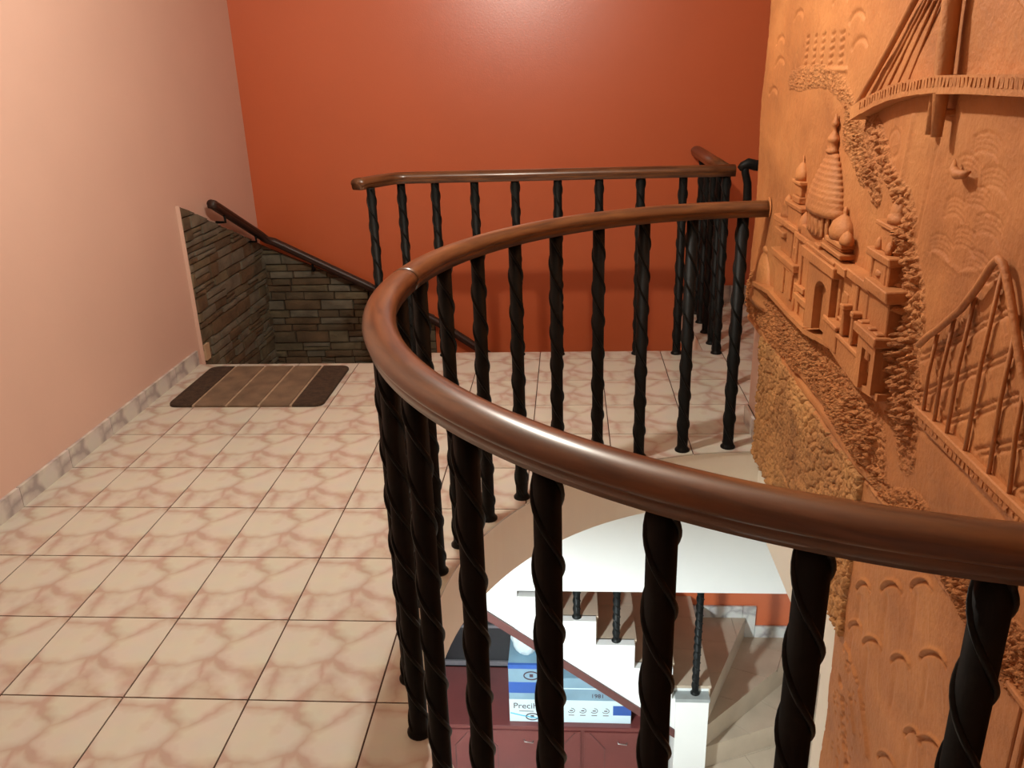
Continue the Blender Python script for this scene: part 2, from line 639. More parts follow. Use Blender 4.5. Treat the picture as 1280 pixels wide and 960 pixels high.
# left wall: u = y, v = z ; top edge slopes with the stair
def clipL(p):
    s_ = (0.46 - 0.892) / (YB - 4.317)
    return clip_half(clip_convex(p, [(4.322, -1.1), (YB, -1.1), (YB, 1.2), (4.322, 1.2)]), -s_, 1, 0.892 - 0.03 - s_ * 4.317) if True else p
stone_wall('trim_1', lambda u, v_, d: (XL + d, u, v_), clipL, 4.322, YB, -1.1, 0.95, 3)
# back wall: u = x, v = z
def clipB(p):
    p = clip_convex(p, [(XL, -1.5), (-0.915, -1.5), (-0.915, 1.0), (XL, 1.0)])
    if len(p) >= 3:
        p = clip_half(p, 0.44, 1, 0.435 + 0.44 * XL)
    return p if len(p) >= 3 else []
stone_wall('trim_2', lambda u, v_, d: (u, YB - d, v_), clipB, XL, -0.915, -1.5, 0.5, 5)
# plastered near edge of the cladding on the left wall
v, f = prism([(XL, 4.314), (XL + 0.018, 4.318), (XL + 0.018, 4.324), (XL, 4.324)], -0.02, 0.86)
o = struct(pyd('trim_3', v, f, M['peach']))
box('plaster_patch', XL + 0.006, XL + 0.030, 4.326, 4.38, 0.0, 0.09, M['plaster'], o)

# ------------------------------------------------------------------ staircase
RZ, GO = 0.177, 0.245
stairs = tag(empty('staircase', (0, 4.9, LOWZ)), 'tiled staircase with white stringer turning down below the landing', 'staircase')
def rel(o):
    o.location = Vector(o.location) - Vector(stairs.location)
    return o

def tile_poly(poly, z, m, rot=0.0, size=0.33, origin=(0, 0), th=0.02):
    ca, sa = math.cos(rot), math.sin(rot)
    xs = [p[0] for p in poly]
    ys = [p[1] for p in poly]
    rr = 8
    for i in range(-rr, rr):
        for j in range(-rr, rr):
            c = [(i * size + 0.0015, j * size + 0.0015), ((i + 1) * size - 0.0015, j * size + 0.0015), ((i + 1) * size - 0.0015, (j + 1) * size - 0.0015), (i * size + 0.0015, (j + 1) * size - 0.0015)]
            c = [(origin[0] + ca * x - sa * y, origin[1] + sa * x + ca * y) for x, y in c]
            p = clip_convex(c, poly)
            if len(p) >= 3 and abs(area(p)) > 8e-4:
                v_, f_ = prism(p, z - th, z)
                rel(pyd('tread_tile', v_, f_, m, stairs))

Y0, Y1 = 4.46, YB - 0.002
treads = []
for k in range(4, -4, -1):
    xa = -0.09 - GO * k
    treads.append((xa, -1.77 + RZ * k))
# body of the straight flight
prof = []
for xa, z in treads:
    prof += [(xa, z - 0.02), (xa + GO, z - 0.02)]
soff = [(treads[-1][0] + GO, treads[-1][1] - 0.30), (treads[0][0], treads[0][1] - 0.30)]
v, f = prism_y(prof + soff, Y0, Y1)
rel(fixn(pyd('flight', v, f, M['white'], stairs)))
for xa, z in treads:
    tile_poly([(xa, Y0 - 0.01), (xa + GO + 0.015, Y0 - 0.01), (xa + GO + 0.015, Y1), (xa, Y1)], z, M['stair_tile'], 0, 0.36, (xa - 0.02, Y0))
    for q in range(3):
        ya, yb = Y0 - 0.008 + q * 0.33, min(Y1, Y0 - 0.008 + (q + 1) * 0.33 - 0.003)
        rel(box('riser_tile', xa + GO, xa + GO + 0.008, ya, yb, z - RZ + 0.001, z - 0.0205, M['stair_tile'], stairs))
# lower winders
NW = (0.885, 4.47)
WIND = [([NW, (1.33, Y1), (0.885, Y1)], -2.478, 0.0), ([NW, (1.89, Y1), (1.33, Y1)], -2.655, -0.4), ([NW, (1.948, 4.92), (1.948, Y1), (1.89, Y1)], -2.832, -0.75), ([NW, (1.948, 4.47), (1.948, 4.92)], -3.009, -1.2),
        ([(0.93, 4.225), (1.948, 4.225), (1.948, 4.47), (0.885, 4.47)], -3.186, 0.0)]
for wi, (poly, z, rot) in enumerate(WIND):
    if area(poly) < 0:
        poly = poly[::-1]
    v, f = prism(poly, LOWZ, z - 0.02)
    rel(pyd('winder', v, f, M['stair_tile'], stairs))
    tile_poly(poly, z, M['stair_tile'], rot, 0.33, NW)
# upper winders beside the landing
MW = (-1.09, 4.42)
UP = [[(XL, 4.262), (-1.09, 4.262), MW, (XL, 4.62)], [MW, (XL, 5.0), (XL, 4.62)], [MW, (XL, Y1), (XL, 5.0)], [MW, (-1.66, Y1), (XL, Y1)], [MW, (-1.075, 4.46), (-1.075, Y1), (-1.66, Y1)]]
for k, poly in enumerate(UP):
    if area(poly) < 0:
        poly = poly[::-1]
    z = -RZ * (k + 1)
    v, f = prism(poly, -1.4, z - 0.02)
    rel(pyd('winder', v, f, M['stair_tile'], stairs))
    tile_poly(poly, z, M['stair_tile'], 0.1 * k, 0.33, (XL, 4.27))
# white stringer
st = [(-0.335, -1.593), (-0.09, -1.593), (-0.09, -1.77), (0.155, -1.77), (0.155, -1.947), (0.40, -1.947), (0.40, -2.124), (0.645, -2.124), (0.645, -2.36), (0.672, -2.36), (0.672, -2.615), (-0.335, -1.846)]
v, f = prism_y(st, 4.395, 4.458)
rel(fixn(pyd('stringer', v, f, M['white'], stairs)))
def low_edge(x):
    return -1.70 - 0.755 * (x + 0.53)
tr = [(-1.07, low_edge(-1.07)), (0.672, low_edge(0.672)), (0.672, low_edge(0.672) - 0.062), (-1.07, low_edge(-1.07) - 0.062)]
v, f = prism_y(tr, 4.380, 4.3945)
rel(fixn(pyd('stringer_trim', v, f, M['maroon_trim'], stairs)))
# pedestal at the foot
rel(box('newel_pedestal', 0.673, 0.883, 4.385, 4.60, LOWZ, -2.375, M['white'], stairs))
rel(box('pedestal_cap', 0.668, 0.888, 4.38, 4.605, -2.375, -2.35, M['stone_cap'], stairs))
# stepped skirting on the back wall by the winders
sk = [(0.90, 1.30, -2.478, -2.378), (1.30, 1.40, -2.655, -2.378), (1.40, 1.72, -2.655, -2.555), (1.72, 1.945, -2.655, -2.555)]
for xa, xb, za, zb in sk:
    rel(box('skirting_tile', xa, xb - 0.003, YB - 0.02, YB - 0.004, za, zb, M['skirt'], stairs))

# deep white wall hanging below the floor strip (its foot follows the flight on the left)
wl = [(-1.07, -0.302), (1.95, -0.302), (1.95, -1.553), (-0.337, -1.553), (-0.337, low_edge(-0.337)), (-1.07, low_edge(-1.07))]
v, f = prism_y(wl, 4.40, 4.455)
struct(fixn(pyd('wall_stair', v, f, M['white'])))

# ------------------------------------------------------------------ railings
RAIL_Z = 0.944
PROF = []
for i in range(13):
    a = math.pi * i / 12
    PROF.append((0.0375 * math.cos(a), 0.029 + 0.028 * math.sin(a)))
PROF += [(-0.0365, 0.0245), (-0.0325, 0.0225), (-0.0335, 0.0205), (-0.0310, 0.0065), (-0.0285, 0.0050), (-0.0285, 0.0), (0.0285, 0.0), (0.0285, 0.0050), (0.0310, 0.0065), (0.0335, 0.0205), (0.0325, 0.0225), (0.0365, 0.0245)]

# baluster prototype: post with a foot and two spiral wires
def baluster_meshes(h, pitch=0.25):
    pr_ = [(0.030, 0.0), (0.030, 0.006), (0.0245, 0.012), (0.0215, 0.02), (0.0215, h)]
    v_, f_ = lathe_vf(pr_, 20)
    me = bpy.data.meshes.new('post')
    me.from_pydata(v_, [], f_)
    me.materials.append(M['iron'])
    for p in me.polygons:
        p.use_smooth = True
    parts = []
    for ph in (0.0, math.pi):
        path = []
        n = int(h / pitch * 22)
        for i in range(n + 1):
            z = 0.015 + (h - 0.02) * i / n
            a = ph - 2 * math.pi * z / pitch
            path.append((0.0215 * math.cos(a), 0.0215 * math.sin(a), z))
        parts.append(tube_vf(path, 0.0050, 6))
    v_, f_ = merge(parts)
    m2 = bpy.data.meshes.new('spiral_wire')
    m2.from_pydata([tuple(a) for a in v_], [], f_)
    m2.materials.append(M['iron'])
    for p in m2.polygons:
        p.use_smooth = True
    return me, m2
POST, WIRE = baluster_meshes(RAIL_Z + 0.004)
def baluster(parent, x, y, z=0.0, meshes=None, rot=0.0):
    me, m2 = meshes or (POST, WIRE)
    b = link('baluster', me, None, parent)
    b.location = Vector((x, y, z)) - Vector(parent.location)
    b.rotation_euler = (0, 0, rot)
    w_ = link('spiral_wire', m2, None, b)
    return b

def circ(a):
    a = math.radians(a)
    return (CX - RB * math.sin(a), CY + RB * math.cos(a))

well = tag(empty('well_railing', (CX - RB, CY, 0)), 'curved wooden handrail on black twisted iron balusters around the semicircular floor opening', 'railing')
angs = [4.8 + 9.25 * k for k in range(8)] + [77.6, 85.6, 93.6] + [101.7 + 9.33 * k for k in range(9)]
for a in angs:
    baluster(well, *circ(a), rot=-math.radians(a) + math.radians(random.uniform(-12, 12)))
def well_rail(a0, a1, n):
    pts = [(*circ(a0 + (a1 - a0) * i / n), RAIL_Z) for i in range(n + 1)]
    o = sweep('handrail', pts, PROF, M['wood'], well)
    o.location = -Vector(well.location)
    return o
well_rail(0.6, 83.0, 60)
well_rail(83.06, 179.6, 72)
o = sweep('joint_line', [(*circ(82.96), RAIL_Z), (*circ(83.03), RAIL_Z), (*circ(83.10), RAIL_Z)], [(u * 1.006, v_ * 1.006) for u, v_ in PROF], M['iron'], well)
o.location = -Vector(well.location)
o = pyd('wall_rosette', *lathe_vf([(0.040, 0), (0.040, 0.003), (0.036, 0.005)], 24), M['clay'], well)
o.rotation_euler = (0, -math.pi / 2, 0)
o.location = Vector((WX - 0.001, CY + RB, RAIL_Z + 0.028)) - Vector(well.location)

rear = tag(empty('stair_railing', (-0.1, 4.385, 0)), 'straight wooden handrail on black twisted iron balusters guarding the stairs before the orange wall', 'railing')
for x in (-0.87, -0.692, -0.487, -0.276, -0.057, 0.155, 0.366, 0.58):
    baluster(rear, x, 4.385, rot=random.uniform(0, 3.14))
baluster(rear, -0.985, 4.19, rot=0.4)
for y in (4.385, 4.555, 4.765, 4.97, 5.175):
    baluster(rear, 0.795, y, rot=random.uniform(0, 3.14))
pts = [(0.835, 4.385, RAIL_Z)] + [(0.835 - 1.665 * i / 12, 4.385, RAIL_Z) for i in range(1, 13)]
for i in range(1, 9):
    a = math.radians(58 * i / 8)
    pts.append((-0.83 - 0.13 * math.sin(a), 4.385 - 0.13 * (1 - math.cos(a)), RAIL_Z))
pts.append((-1.03, 4.185, RAIL_Z))
pts.append((-1.045, 4.155, RAIL_Z))
o = sweep('handrail', pts, PROF, M['wood'], rear)
o.location = -Vector(rear.location)
o = sweep('handrail', [(0.795, 4.424, RAIL_Z), (0.795, 4.9, RAIL_Z), (0.795, YB - 0.002, RAIL_Z)], PROF, M['wood'], rear)
o.location = -Vector(rear.location)

# black iron rail end behind the relief wall
hook = tag(empty('iron_rail_end', (0.80, 3.9, 0)), 'black iron rail end with bent post beside the relief wall edge', 'railing')
o = tube('post', [(0, 0, 0), (0, 0, 0.80), (0.006, 0, 0.90), (0.002, 0, 0.97), (-0.012, 0, 1.02), (-0.012, 0, 1.05)], [0.02, 0.02, 0.02, 0.018, 0.017, 0.017], M['iron'], hook, 12)
o = tube('top_bar', [(-0.040, 0, 1.033), (-0.025, 0, 1.045), (0.0, 0, 1.056), (0.03, 0, 1.048), (0.40, 0, 1.0)], [0.012, 0.02, 0.024, 0.024, 0.024], M['iron'], hook, 12)

# handrail fixed to the clad stair walls
wr = tag(empty('wall_handrail', (XL, YB, 0)), 'dark wooden handrail sloping down along the slate clad stair wall', 'handrail')
off = 0.062
P2 = [(XL + off, 4.62, 0.825), (XL + off, 4.66, 0.815), (XL + off, 5.30, 0.525), (XL + off + 0.02, YB - off - 0.02, 0.478), (XL + off + 0.06, YB - off, 0.462),
      (-1.34, YB - off, 0.158), (-0.90, YB - off, -0.09), (-0.4, YB - off, -0.44), (0.3, YB - off, -0.95)]
PROF2 = [(u * 0.68, (v_ - 0.028) * 0.85) for u, v_ in PROF]
o = sweep('rail', P2, PROF2, M['dark_wood'], wr)
o.location = -Vector(wr.location)
for q in ((XL, 4.78, 0.745), (XL, 5.22, 0.545)):
    o = tube('bracket', [(q[0] + 0.005, q[1], q[2] - 0.05), (q[0] + off, q[1], q[2] - 0.05), (q[0] + off, q[1], q[2] + 0.005)], 0.008, M['iron'], wr)
    o.location = -Vector(wr.location)
for q in ((-1.7, 0.325), (-1.2, 0.08)):
    o = tube('bracket', [(q[0], YB - 0.005, q[1] - 0.06), (q[0], YB - off, q[1] - 0.06), (q[0], YB - off, q[1] - 0.015)], 0.008, M['iron'], wr)
    o.location = -Vector(wr.location)

# balusters of the flight below
low = tag(empty('flight_railing', (0.3, 4.44, -1.77)), 'short black iron balusters between white stringer and hanging wall', 'railing')
for x, z, h in ((0.035, -1.77, 0.22), (0.285, -1.947, 0.395), (0.53, -2.124, 0.57), (0.80, -2.35, 0.80)):
    mm = baluster_meshes(h, 0.12)
    baluster(low, x, 4.44, z, mm)
o = boxes('top_bar', [(-0.33, 0.9, 4.43, 4.45, -1.562, -1.552)], M['iron'], low)
o.location = -Vector(low.location)

# ------------------------------------------------------------------ doormat
mw, md = 0.765, 0.562
dm = tag(empty('doormat', (-1.945 + mw / 2, 3.63 + md / 2, 0.0)), 'striped brown and taupe pile doormat at the stair head', 'doormat')
def rrect(x0, x1, y0, y1, rl, rr_, n=6):
    out = []
    for cx_, cy_, r_, a0 in ((x1, y0, rr_, -90), (x1, y1, rr_, 0), (x0, y1, rl, 90), (x0, y0, rl, 180)):
        if r_ == 0:
            out.append((cx_, cy_))
            continue
        sx = -1 if cx_ == x1 else 1
        sy = 1 if cy_ == y0 else -1
        for i in range(n + 1):
            a = math.radians(a0 + 90 * i / n)
            out.append((cx_ + sx * r_ + r_ * math.cos(a), cy_ + sy * r_ + r_ * math.sin(a)))
    return out
def mat_part(name, fa, fb, z1, m, rl=0, rr_=0):
    x0, x1 = -mw / 2 + fa * mw, -mw / 2 + fb * mw
    pl = rrect(x0, x1, -md / 2, md / 2, rl, rr_)
    n = len(pl)
    cx_, cy_ = (x0 + x1) / 2, 0
    ins = [(cx_ + (x - cx_) * 0.97, y * 0.985) for x, y in pl]
    v_ = [(x, y, 0.0005) for x, y in pl] + [(x, y, z1 * 0.7) for x, y in pl] + [(x, y, z1) for x, y in ins]
    f_ = [tuple(range(n - 1, -1, -1)), tuple(range(2 * n, 3 * n))] + [(i, (i + 1) % n, n + (i + 1) % n, n + i) for i in range(n)] + [(n + i, n + (i + 1) % n, 2 * n + (i + 1) % n, 2 * n + i) for i in range(n)]
    return pyd(name, v_, f_, m, dm)
cuts = [0.0, 0.172, 0.386, 0.596, 0.80, 1.0]
for k in range(5):
    mat_part('pile_band', cuts[k] + (0.008 if k else 0), cuts[k + 1] - (0.008 if k < 4 else 0), 0.014, M['mat_dark'] if k in (0, 4) else M['mat_mid'], 0.045 if k == 0 else 0, 0.045 if k == 4 else 0)
for c in cuts[1:5]:
    mat_part('seam', c - 0.0085, c + 0.0085, 0.010, M['mat_line'])

# ------------------------------------------------------------------ clay relief
mural = tag(empty('clay_relief', (WX, 2.0, 0.0)), 'terracotta clay relief mural with domed building, rocks and rope bridges on the wall', 'relief')
SHIFT = Vector((0, 0, 0))
def mrel(o):
    o.location = Vector(o.location) - Vector(mural.location) + SHIFT
    return o

def vnoise(x, y, seed=0):
    xi, yi = np.floor(x).astype(np.int64), np.floor(y).astype(np.int64)
    xf, yf = x - xi, y - yi
    def h(a, b):
        n = (a * 374761393 + b * 668265263 + seed * 974711) & 0x7fffffff
        n = ((n ^ (n >> 13)) * 1274126177) & 0x7fffffff
        return ((n ^ (n >> 16)) & 0xffff) / 65535.0
    u, v_ = xf * xf * (3 - 2 * xf), yf * yf * (3 - 2 * yf)
    return (h(xi, yi) * (1 - u) + h(xi + 1, yi) * u) * (1 - v_) + (h(xi, yi + 1) * (1 - u) + h(xi + 1, yi + 1) * u) * v_

def worley(x, y, seed=0):
    xi, yi = np.floor(x).astype(np.int64), np.floor(y).astype(np.int64)
    f1 = np.full(x.shape, 9.0)
    f2 = np.full(x.shape, 9.0)
    def h(a, b, s):
        n = (a * 374761393 + b * 668265263 + (seed + s) * 974711) & 0x7fffffff
        n = ((n ^ (n >> 13)) * 1274126177) & 0x7fffffff
        return ((n ^ (n >> 16)) & 0xffff) / 65535.0
    for dx in (-1, 0, 1):
        for dy in (-1, 0, 1):
            px, py = xi + dx + h(xi + dx, yi + dy, 1), yi + dy + h(xi + dx, yi + dy, 2)
            d = np.hypot(px - x, py - y)
            f2 = np.minimum(f2, np.maximum(f1, d))
            f1 = np.minimum(f1, d)
    return f1, f2

def dseg(Y, Z, pts):
    d = np.full(Y.shape, 9.0)
    for (a, b), (c, e) in zip(pts[:-1], pts[1:]):
        L2 = (c - a) ** 2 + (e - b) ** 2
        t = np.clip(((Y - a) * (c - a) + (Z - b) * (e - b)) / L2, 0, 1)
        d = np.minimum(d, np.hypot(Y - a - t * (c - a), Z - b - t * (e - b)))
    return d

ys = np.concatenate([np.arange(-1.6, 0.9, 0.05), np.arange(0.9, 3.4301, 0.0033)])
zs = np.concatenate([np.arange(LOWZ + 0.02, -0.5, 0.06), np.arange(-0.5, 1.66, 0.0033), np.arange(1.66, CEIL, 0.04), [CEIL]])
Yg, Zg = np.meshgrid(ys, zs, indexing='ij')
Dg = 0.010 * (vnoise(Yg * 3, Zg * 3, 1) - 0.5) + 0.004 * (vnoise(Yg * 14, Zg * 9, 2) - 0.5) + 0.0012 * (vnoise(Yg * 70, Zg * 40, 3) - 0.5)

# cell lumps used for leaves and rocks
f1, f2 = worley(Yg * 95, Zg * 95, 4)
leaf = 0.75 * np.clip((f2 - f1) * 1.5, 0, 1) + 0.35 * vnoise(Yg * 110, Zg * 110, 5)
g1, g2 = worley(Yg * 52, Zg * 52, 6)
rock = 0.75 * np.clip((g2 - g1) * 1.4, 0, 1) * (0.4 + vnoise(Yg * 30, Zg * 30, 8)) + 0.35 * leaf
big = vnoise(Yg * 9, Zg * 9, 7)

FM = np.zeros(Yg.shape, bool)
def strip(pts, wdt, amp, which, wob=0.5):
    global Dg, FM
    d = dseg(Yg, Zg, pts) / (wdt * (1 - wob / 2 + wob * big))
    prof_ = np.clip(1.15 - d ** 2, 0, 1)
    edge = prof_ > 0
    FM |= prof_ > 0.08
    Dg = Dg + np.where(edge, np.sqrt(prof_) * 0.58 * amp * (0.10 + 0.35 * big + 1.1 * (which - 0.38)), 0)

# tree lines and rocky shores
strip([(3.02, 1.42), (2.81, 1.43), (2.64, 1.44), (2.52, 1.42), (2.44, 1.40), (2.37, 1.36), (2.33, 1.32), (2.29, 1.30)], 0.030, 0.020, leaf)
strip([(2.36, 1.31), (2.29, 1.29), (2.24, 1.265), (2.20, 1.235)], 0.050, 0.026, leaf)
strip([(2.20, 1.34), (2.13, 1.31), (2.08, 1.28), (2.04, 1.24), (1.97, 1.21), (1.91, 1.19), (1.87, 1.15), (1.87, 1.11), (1.84, 1.08), (1.80, 1.04)], 0.026, 0.034, rock)
strip([(2.13, 1.22), (2.09, 1.18)], 0.030, 0.034, rock)
strip([(1.88, 1.05), (1.82, 1.0), (1.80, 0.94), (1.80, 0.88)], 0.075, 0.040, rock)
strip([(1.86, 0.90), (1.80, 0.82), (1.78, 0.76)], 0.085, 0.046, rock)
strip([(1.76, 0.72), (1.74, 0.66)], 0.05, 0.030, rock)
# foliage band under the building
strip([(3.36, 0.60), (3.0, 0.60), (2.7, 0.61), (2.4, 0.62), (2.15, 0.62), (1.97, 0.60)], 0.085, 0.038, 0.7 * leaf + 0.5 * rock)
strip([(2.05, 0.64), (1.93, 0.62), (1.88, 0.56)], 0.07, 0.034, rock)
strip([(1.85, 0.53), (1.78, 0.52), (1.66, 0.565), (1.60, 0.57), (1.52, 0.56), (1.44, 0.54), (1.34, 0.52), (1.2, 0.5)], 0.035, 0.024, leaf)
strip([(1.44, 0.58), (1.35, 0.56), (1.1, 0.54)], 0.05, 0.026, leaf)
# smooth curved ledge in front of the building
d = dseg(Yg, Zg, [(3.42, 0.485), (2.9, 0.49), (2.4, 0.505), (2.0, 0.495), (1.80, 0.52)])
Dg = Dg - 0.012 * np.exp(-((d - 0.018) / 0.006) ** 2)

# incised and raised drawing
def line(pts, h, wd):
    global Dg
    ylo, yhi = min(p[0] for p in pts) - 4 * wd, max(p[0] for p in pts) + 4 * wd
    zlo, zhi = min(p[1] for p in pts) - 4 * wd, max(p[1] for p in pts) + 4 * wd
    i0, i1 = np.searchsorted(ys, ylo), np.searchsorted(ys, yhi)
    j0, j1 = np.searchsorted(zs, zlo), np.searchsorted(zs, zhi)
    if i1 <= i0 or j1 <= j0:
        return
    sl = (slice(i0, i1), slice(j0, j1))
    Dg[sl] = Dg[sl] + h * np.exp(-(dseg(Yg[sl], Zg[sl], pts) / wd) ** 2)
def arc(cy_, cz_, ry, rz, a0, a1, n=10):
    return [(cy_ + ry * math.cos(math.radians(a0 + (a1 - a0) * i / n)), cz_ + rz * math.sin(math.radians(a0 + (a1 - a0) * i / n))) for i in range(n + 1)]
# wave scales on the sea
for (cy_, cz_, r_) in ((1.60, 1.345, 0.05), (1.66, 1.30, 0.045), (1.55, 1.29, 0.05), (1.60, 1.25, 0.05), (1.68, 1.22, 0.045), (1.54, 1.21, 0.05), (1.62, 1.17, 0.05), (1.72, 1.14, 0.045), (1.56, 1.14, 0.05)):
    for q in range(4):
        line(arc(cy_, cz_ - 0.05 + q * 0.010, r_ * 1.2, 0.028, 35, 145, 8), -0.0022, 0.0035)
line([(1.75, 1.11), (1.62, 1.095), (1.52, 1.125)], 0.002, 0.006)
line(arc(2.02, 1.30, 0.035, 0.03, 0, 350, 14), -0.002, 0.004)
line([(1.93, 1.36), (1.95, 1.20), (1.97, 1.06)], 0.004, 0.010)
line([(1.80, 1.33), (1.83, 1.12)], -0.003, 0.006)
# sketched skyline high on the left
for yy, zt in ((2.98, 1.50), (2.90, 1.52), (2.80, 1.56), (2.72, 1.55), (2.62, 1.56), (2.53, 1.55), (2.45, 1.54)):
    line([(yy, 1.44), (yy, zt)], -0.003, 0.005)
for yy in (2.86, 2.76, 2.67, 2.58, 2.50):
    for zz in (1.465, 1.485, 1.505, 1.525, 1.545):
        line([(yy + 0.014, zz), (yy - 0.014, zz + 0.006)], -0.006, 0.005)
line([(2.60, 1.455), (2.44, 1.455)], 0.006, 0.006)
for (cy_, cz_) in ((3.22, 1.53), (3.20, 1.46), (3.25, 1.36), (3.0, 1.60), (2.40, 1.565), (2.36, 1.50), (2.55, 1.62)):
    line(arc(cy_, cz_, 0.06, 0.03, 15, 150, 8), -0.005, 0.007)
# fan arches in the lower panel
for (cy_, cz_, r_) in ((1.87, 0.20, 0.024), (1.72, 0.30, 0.03), (1.575, 0.405, 0.03), (1.885, 0.065, 0.024), (1.775, 0.10, 0.03), (1.615, 0.175, 0.028), (1.47, 0.30, 0.034), (1.42, 0.12, 0.03), (1.50, 0.07, 0.022), (1.60, -0.10, 0.03), (1.30, 0.22, 0.03)):
    r_ = r_ * 1.75
    ap = [(y, z - 0.62 * (y - cy_)) for y, z in arc(cy_, cz_, r_, 0.030, 15, 165, 10)]
    line(ap, -0.010, 0.0042)
    line([(y, z + 0.008) for y, z in ap], 0.006, 0.0045)
    line([(cy_ - r_, cz_ + 0.004), (cy_ - r_ - 0.022, cz_ - 0.055)], 0.0012, 0.005)
    line([(cy_ + r_ * 0.3, cz_ - 0.02), (cy_ + r_ * 0.2, cz_ - 0.12)], -0.003, 0.010)
line([(1.93, -0.01), (1.895, -0.01), (1.82, -0.04)], 0.008, 0.007)
line([(1.80, -0.05), (1.74, -0.12), (1.70, -0.17)], 0.008, 0.007)
line([(1.86, -0.12), (1.80, -0.19)], 0.006, 0.006)
rs = random.Random(3)
for q in range(60):
    yy, zz = rs.uniform(1.76, 1.97), rs.uniform(-0.40, -0.02)
    line([(yy, zz), (yy - 0.002, zz + 0.002)], -0.006, 0.004)
for q in range(26):
    t = q / 26
    yy, zz = 1.94 - 0.12 * t + rs.uniform(-0.02, 0.02), -0.13 - 0.22 * t + rs.uniform(-0.02, 0.02)
    line([(yy, zz), (yy - 0.004, zz + 0.003)], -0.010, 0.007)
# lattice scored behind the rope bridge
ARC_Y = [1.28, 1.34, 1.38, 1.42, 1.46, 1.478, 1.495, 1.53, 1.58, 1.62, 1.66, 1.70, 1.735]
ARC_Z = [0.93, 0.995, 1.05, 1.105, 1.148, 1.152, 1.138, 1.09, 1.035, 1.003, 0.972, 0.945, 0.915]
def lattice(y0, z0, y1, z1, h, wd):
    run = []
    for i in range(41):
        y, z = y0 + (y1 - y0) * i / 40, z0 + (z1 - z0) * i / 40
        if 0.80 < z < np.interp(y, ARC_Y, ARC_Z) - 0.012 and 1.0 < y < 1.73:
            run.append((y, z))
        elif len(run) > 1:
            line(run, h, wd)
            run = []
    if len(run) > 1:
        line(run, h, wd)
for q in range(8):
    z0 = 0.52 + q * 0.088
    for dz in (0.0, 0.014):
        lattice(1.74, z0 + dz, 1.22, z0 + 0.32 + dz, -0.0055, 0.0034)
for q in range(9):
    y0 = 1.80 - q * 0.085
    for dy in (0.0, 0.014):
        lattice(y0 + 0.10 + dy, 1.13, y0 - 0.14 + dy, 0.80, 0.0032, 0.0034)
# below the bridge band
line([(1.74, 0.735), (1.55, 0.742), (1.2, 0.735)], -0.004, 0.006)

# keep the drawing of the lattice inside the bridge shape and fade the lump map to the border
jit = 0.010 * (vnoise(Yg * 60, Zg * 60, 9) - 0.5)
# pebble base: stones separated by dark joints
p1, p2 = worley(Yg * 30, Zg * 22, 21)
q1, q2 = worley(Yg * 66, Zg * 50, 22)
Pg = -0.018 + 0.019 * np.clip((p2 - p1) * 4.5, 0, 1) ** 0.5 * np.clip(0.25 + 1.3 * vnoise(Yg * 11, Zg * 9, 23), 0, 1) + 0.005 * np.clip((q2 - q1) * 4, 0, 1) + 0.006 * vnoise(Yg * 16, Zg * 16, 25) + 0.003 * vnoise(Yg * 150, Zg * 150, 24)

def cells(k):
    return k[:-1, :-1] & k[1:, :-1] & k[:-1, 1:] & k[1:, 1:]
def hf_part(name, H, kc, m, depth=-0.036, solid_=None):
    ny, nz = H.shape
    solid_ = kc if solid_ is None else solid_
    idx = np.arange(ny * nz).reshape(ny, nz)
    a, b, c, d_ = idx[:-1, :-1], idx[1:, :-1], idx[1:, 1:], idx[:-1, 1:]
    quads = [np.stack([a, d_, c, b], -1)[kc]]
    pad = np.zeros((kc.shape[0] + 2, kc.shape[1] + 2), bool)
    pad[1:-1, 1:-1] = solid_
    off_ = ny * nz
    for e0, e1, nb in ((a, b, pad[1:-1, :-2]), (c, d_, pad[1:-1, 2:]), (b, c, pad[2:, 1:-1]), (d_, a, pad[:-2, 1:-1])):
        mk = kc & ~nb
        quads.append(np.stack([e0[mk], e1[mk], e1[mk] + off_, e0[mk] + off_], -1))
    Q = np.concatenate(quads)
    used = np.unique(Q)
    remap = np.full(2 * off_, -1, np.int64)
    remap[used] = np.arange(len(used))
    X = np.concatenate([WX - H.ravel(), np.full(off_, WX - depth)])
    P = np.stack([X, np.tile(Yg.ravel(), 2), np.tile(Zg.ravel(), 2)], -1)[used]
    Q = remap[Q]
    me = bpy.data.meshes.new(name)
    me.vertices.add(len(P))
    me.vertices.foreach_set('co', P.ravel())
    me.loops.add(len(Q) * 4)
    me.loops.foreach_set('vertex_index', Q.ravel().astype(np.int32))
    me.polygons.add(len(Q))
    me.polygons.foreach_set('loop_start', (np.arange(len(Q)) * 4).astype(np.int32))
    me.update(calc_edges=True)
    me.validate()
    return mrel(link(name, me, m, mural, True))

brd = 0.478 + 0.012 * np.sin(Yg * 5) + jit
upper = (Zg > brd) & (Yg < 3.425 + jit)
pebble = (Zg <= brd + 0.012) & (Zg > -0.002 + 0.3 * jit) & (Yg < 3.135 + jit + 0.05 * np.clip(Zg - 0.2, 0, 1)) & (Yg > 1.955 + jit)
lower = (Zg <= brd + 0.006) & (Yg < np.where(Zg > -0.004, 1.965, 2.02) + 0.6 * jit)
cu, cp_, cl = cells(upper), cells(pebble), cells(lower)
fm = FM[:-1, :-1] | FM[1:, :-1] | FM[:-1, 1:] | FM[1:, 1:]
hf_part('upper_panel', Dg, cu & ~fm, M['clay'], solid_=cu)
hf_part('foliage_and_rocks', Dg, cu & fm, M['clay_rough'], solid_=cu)
hf_part('pebble_panel', Pg, cp_, M['ochre'])
hf_part('lower_panel', Dg - 0.006, cl, M['clay'])

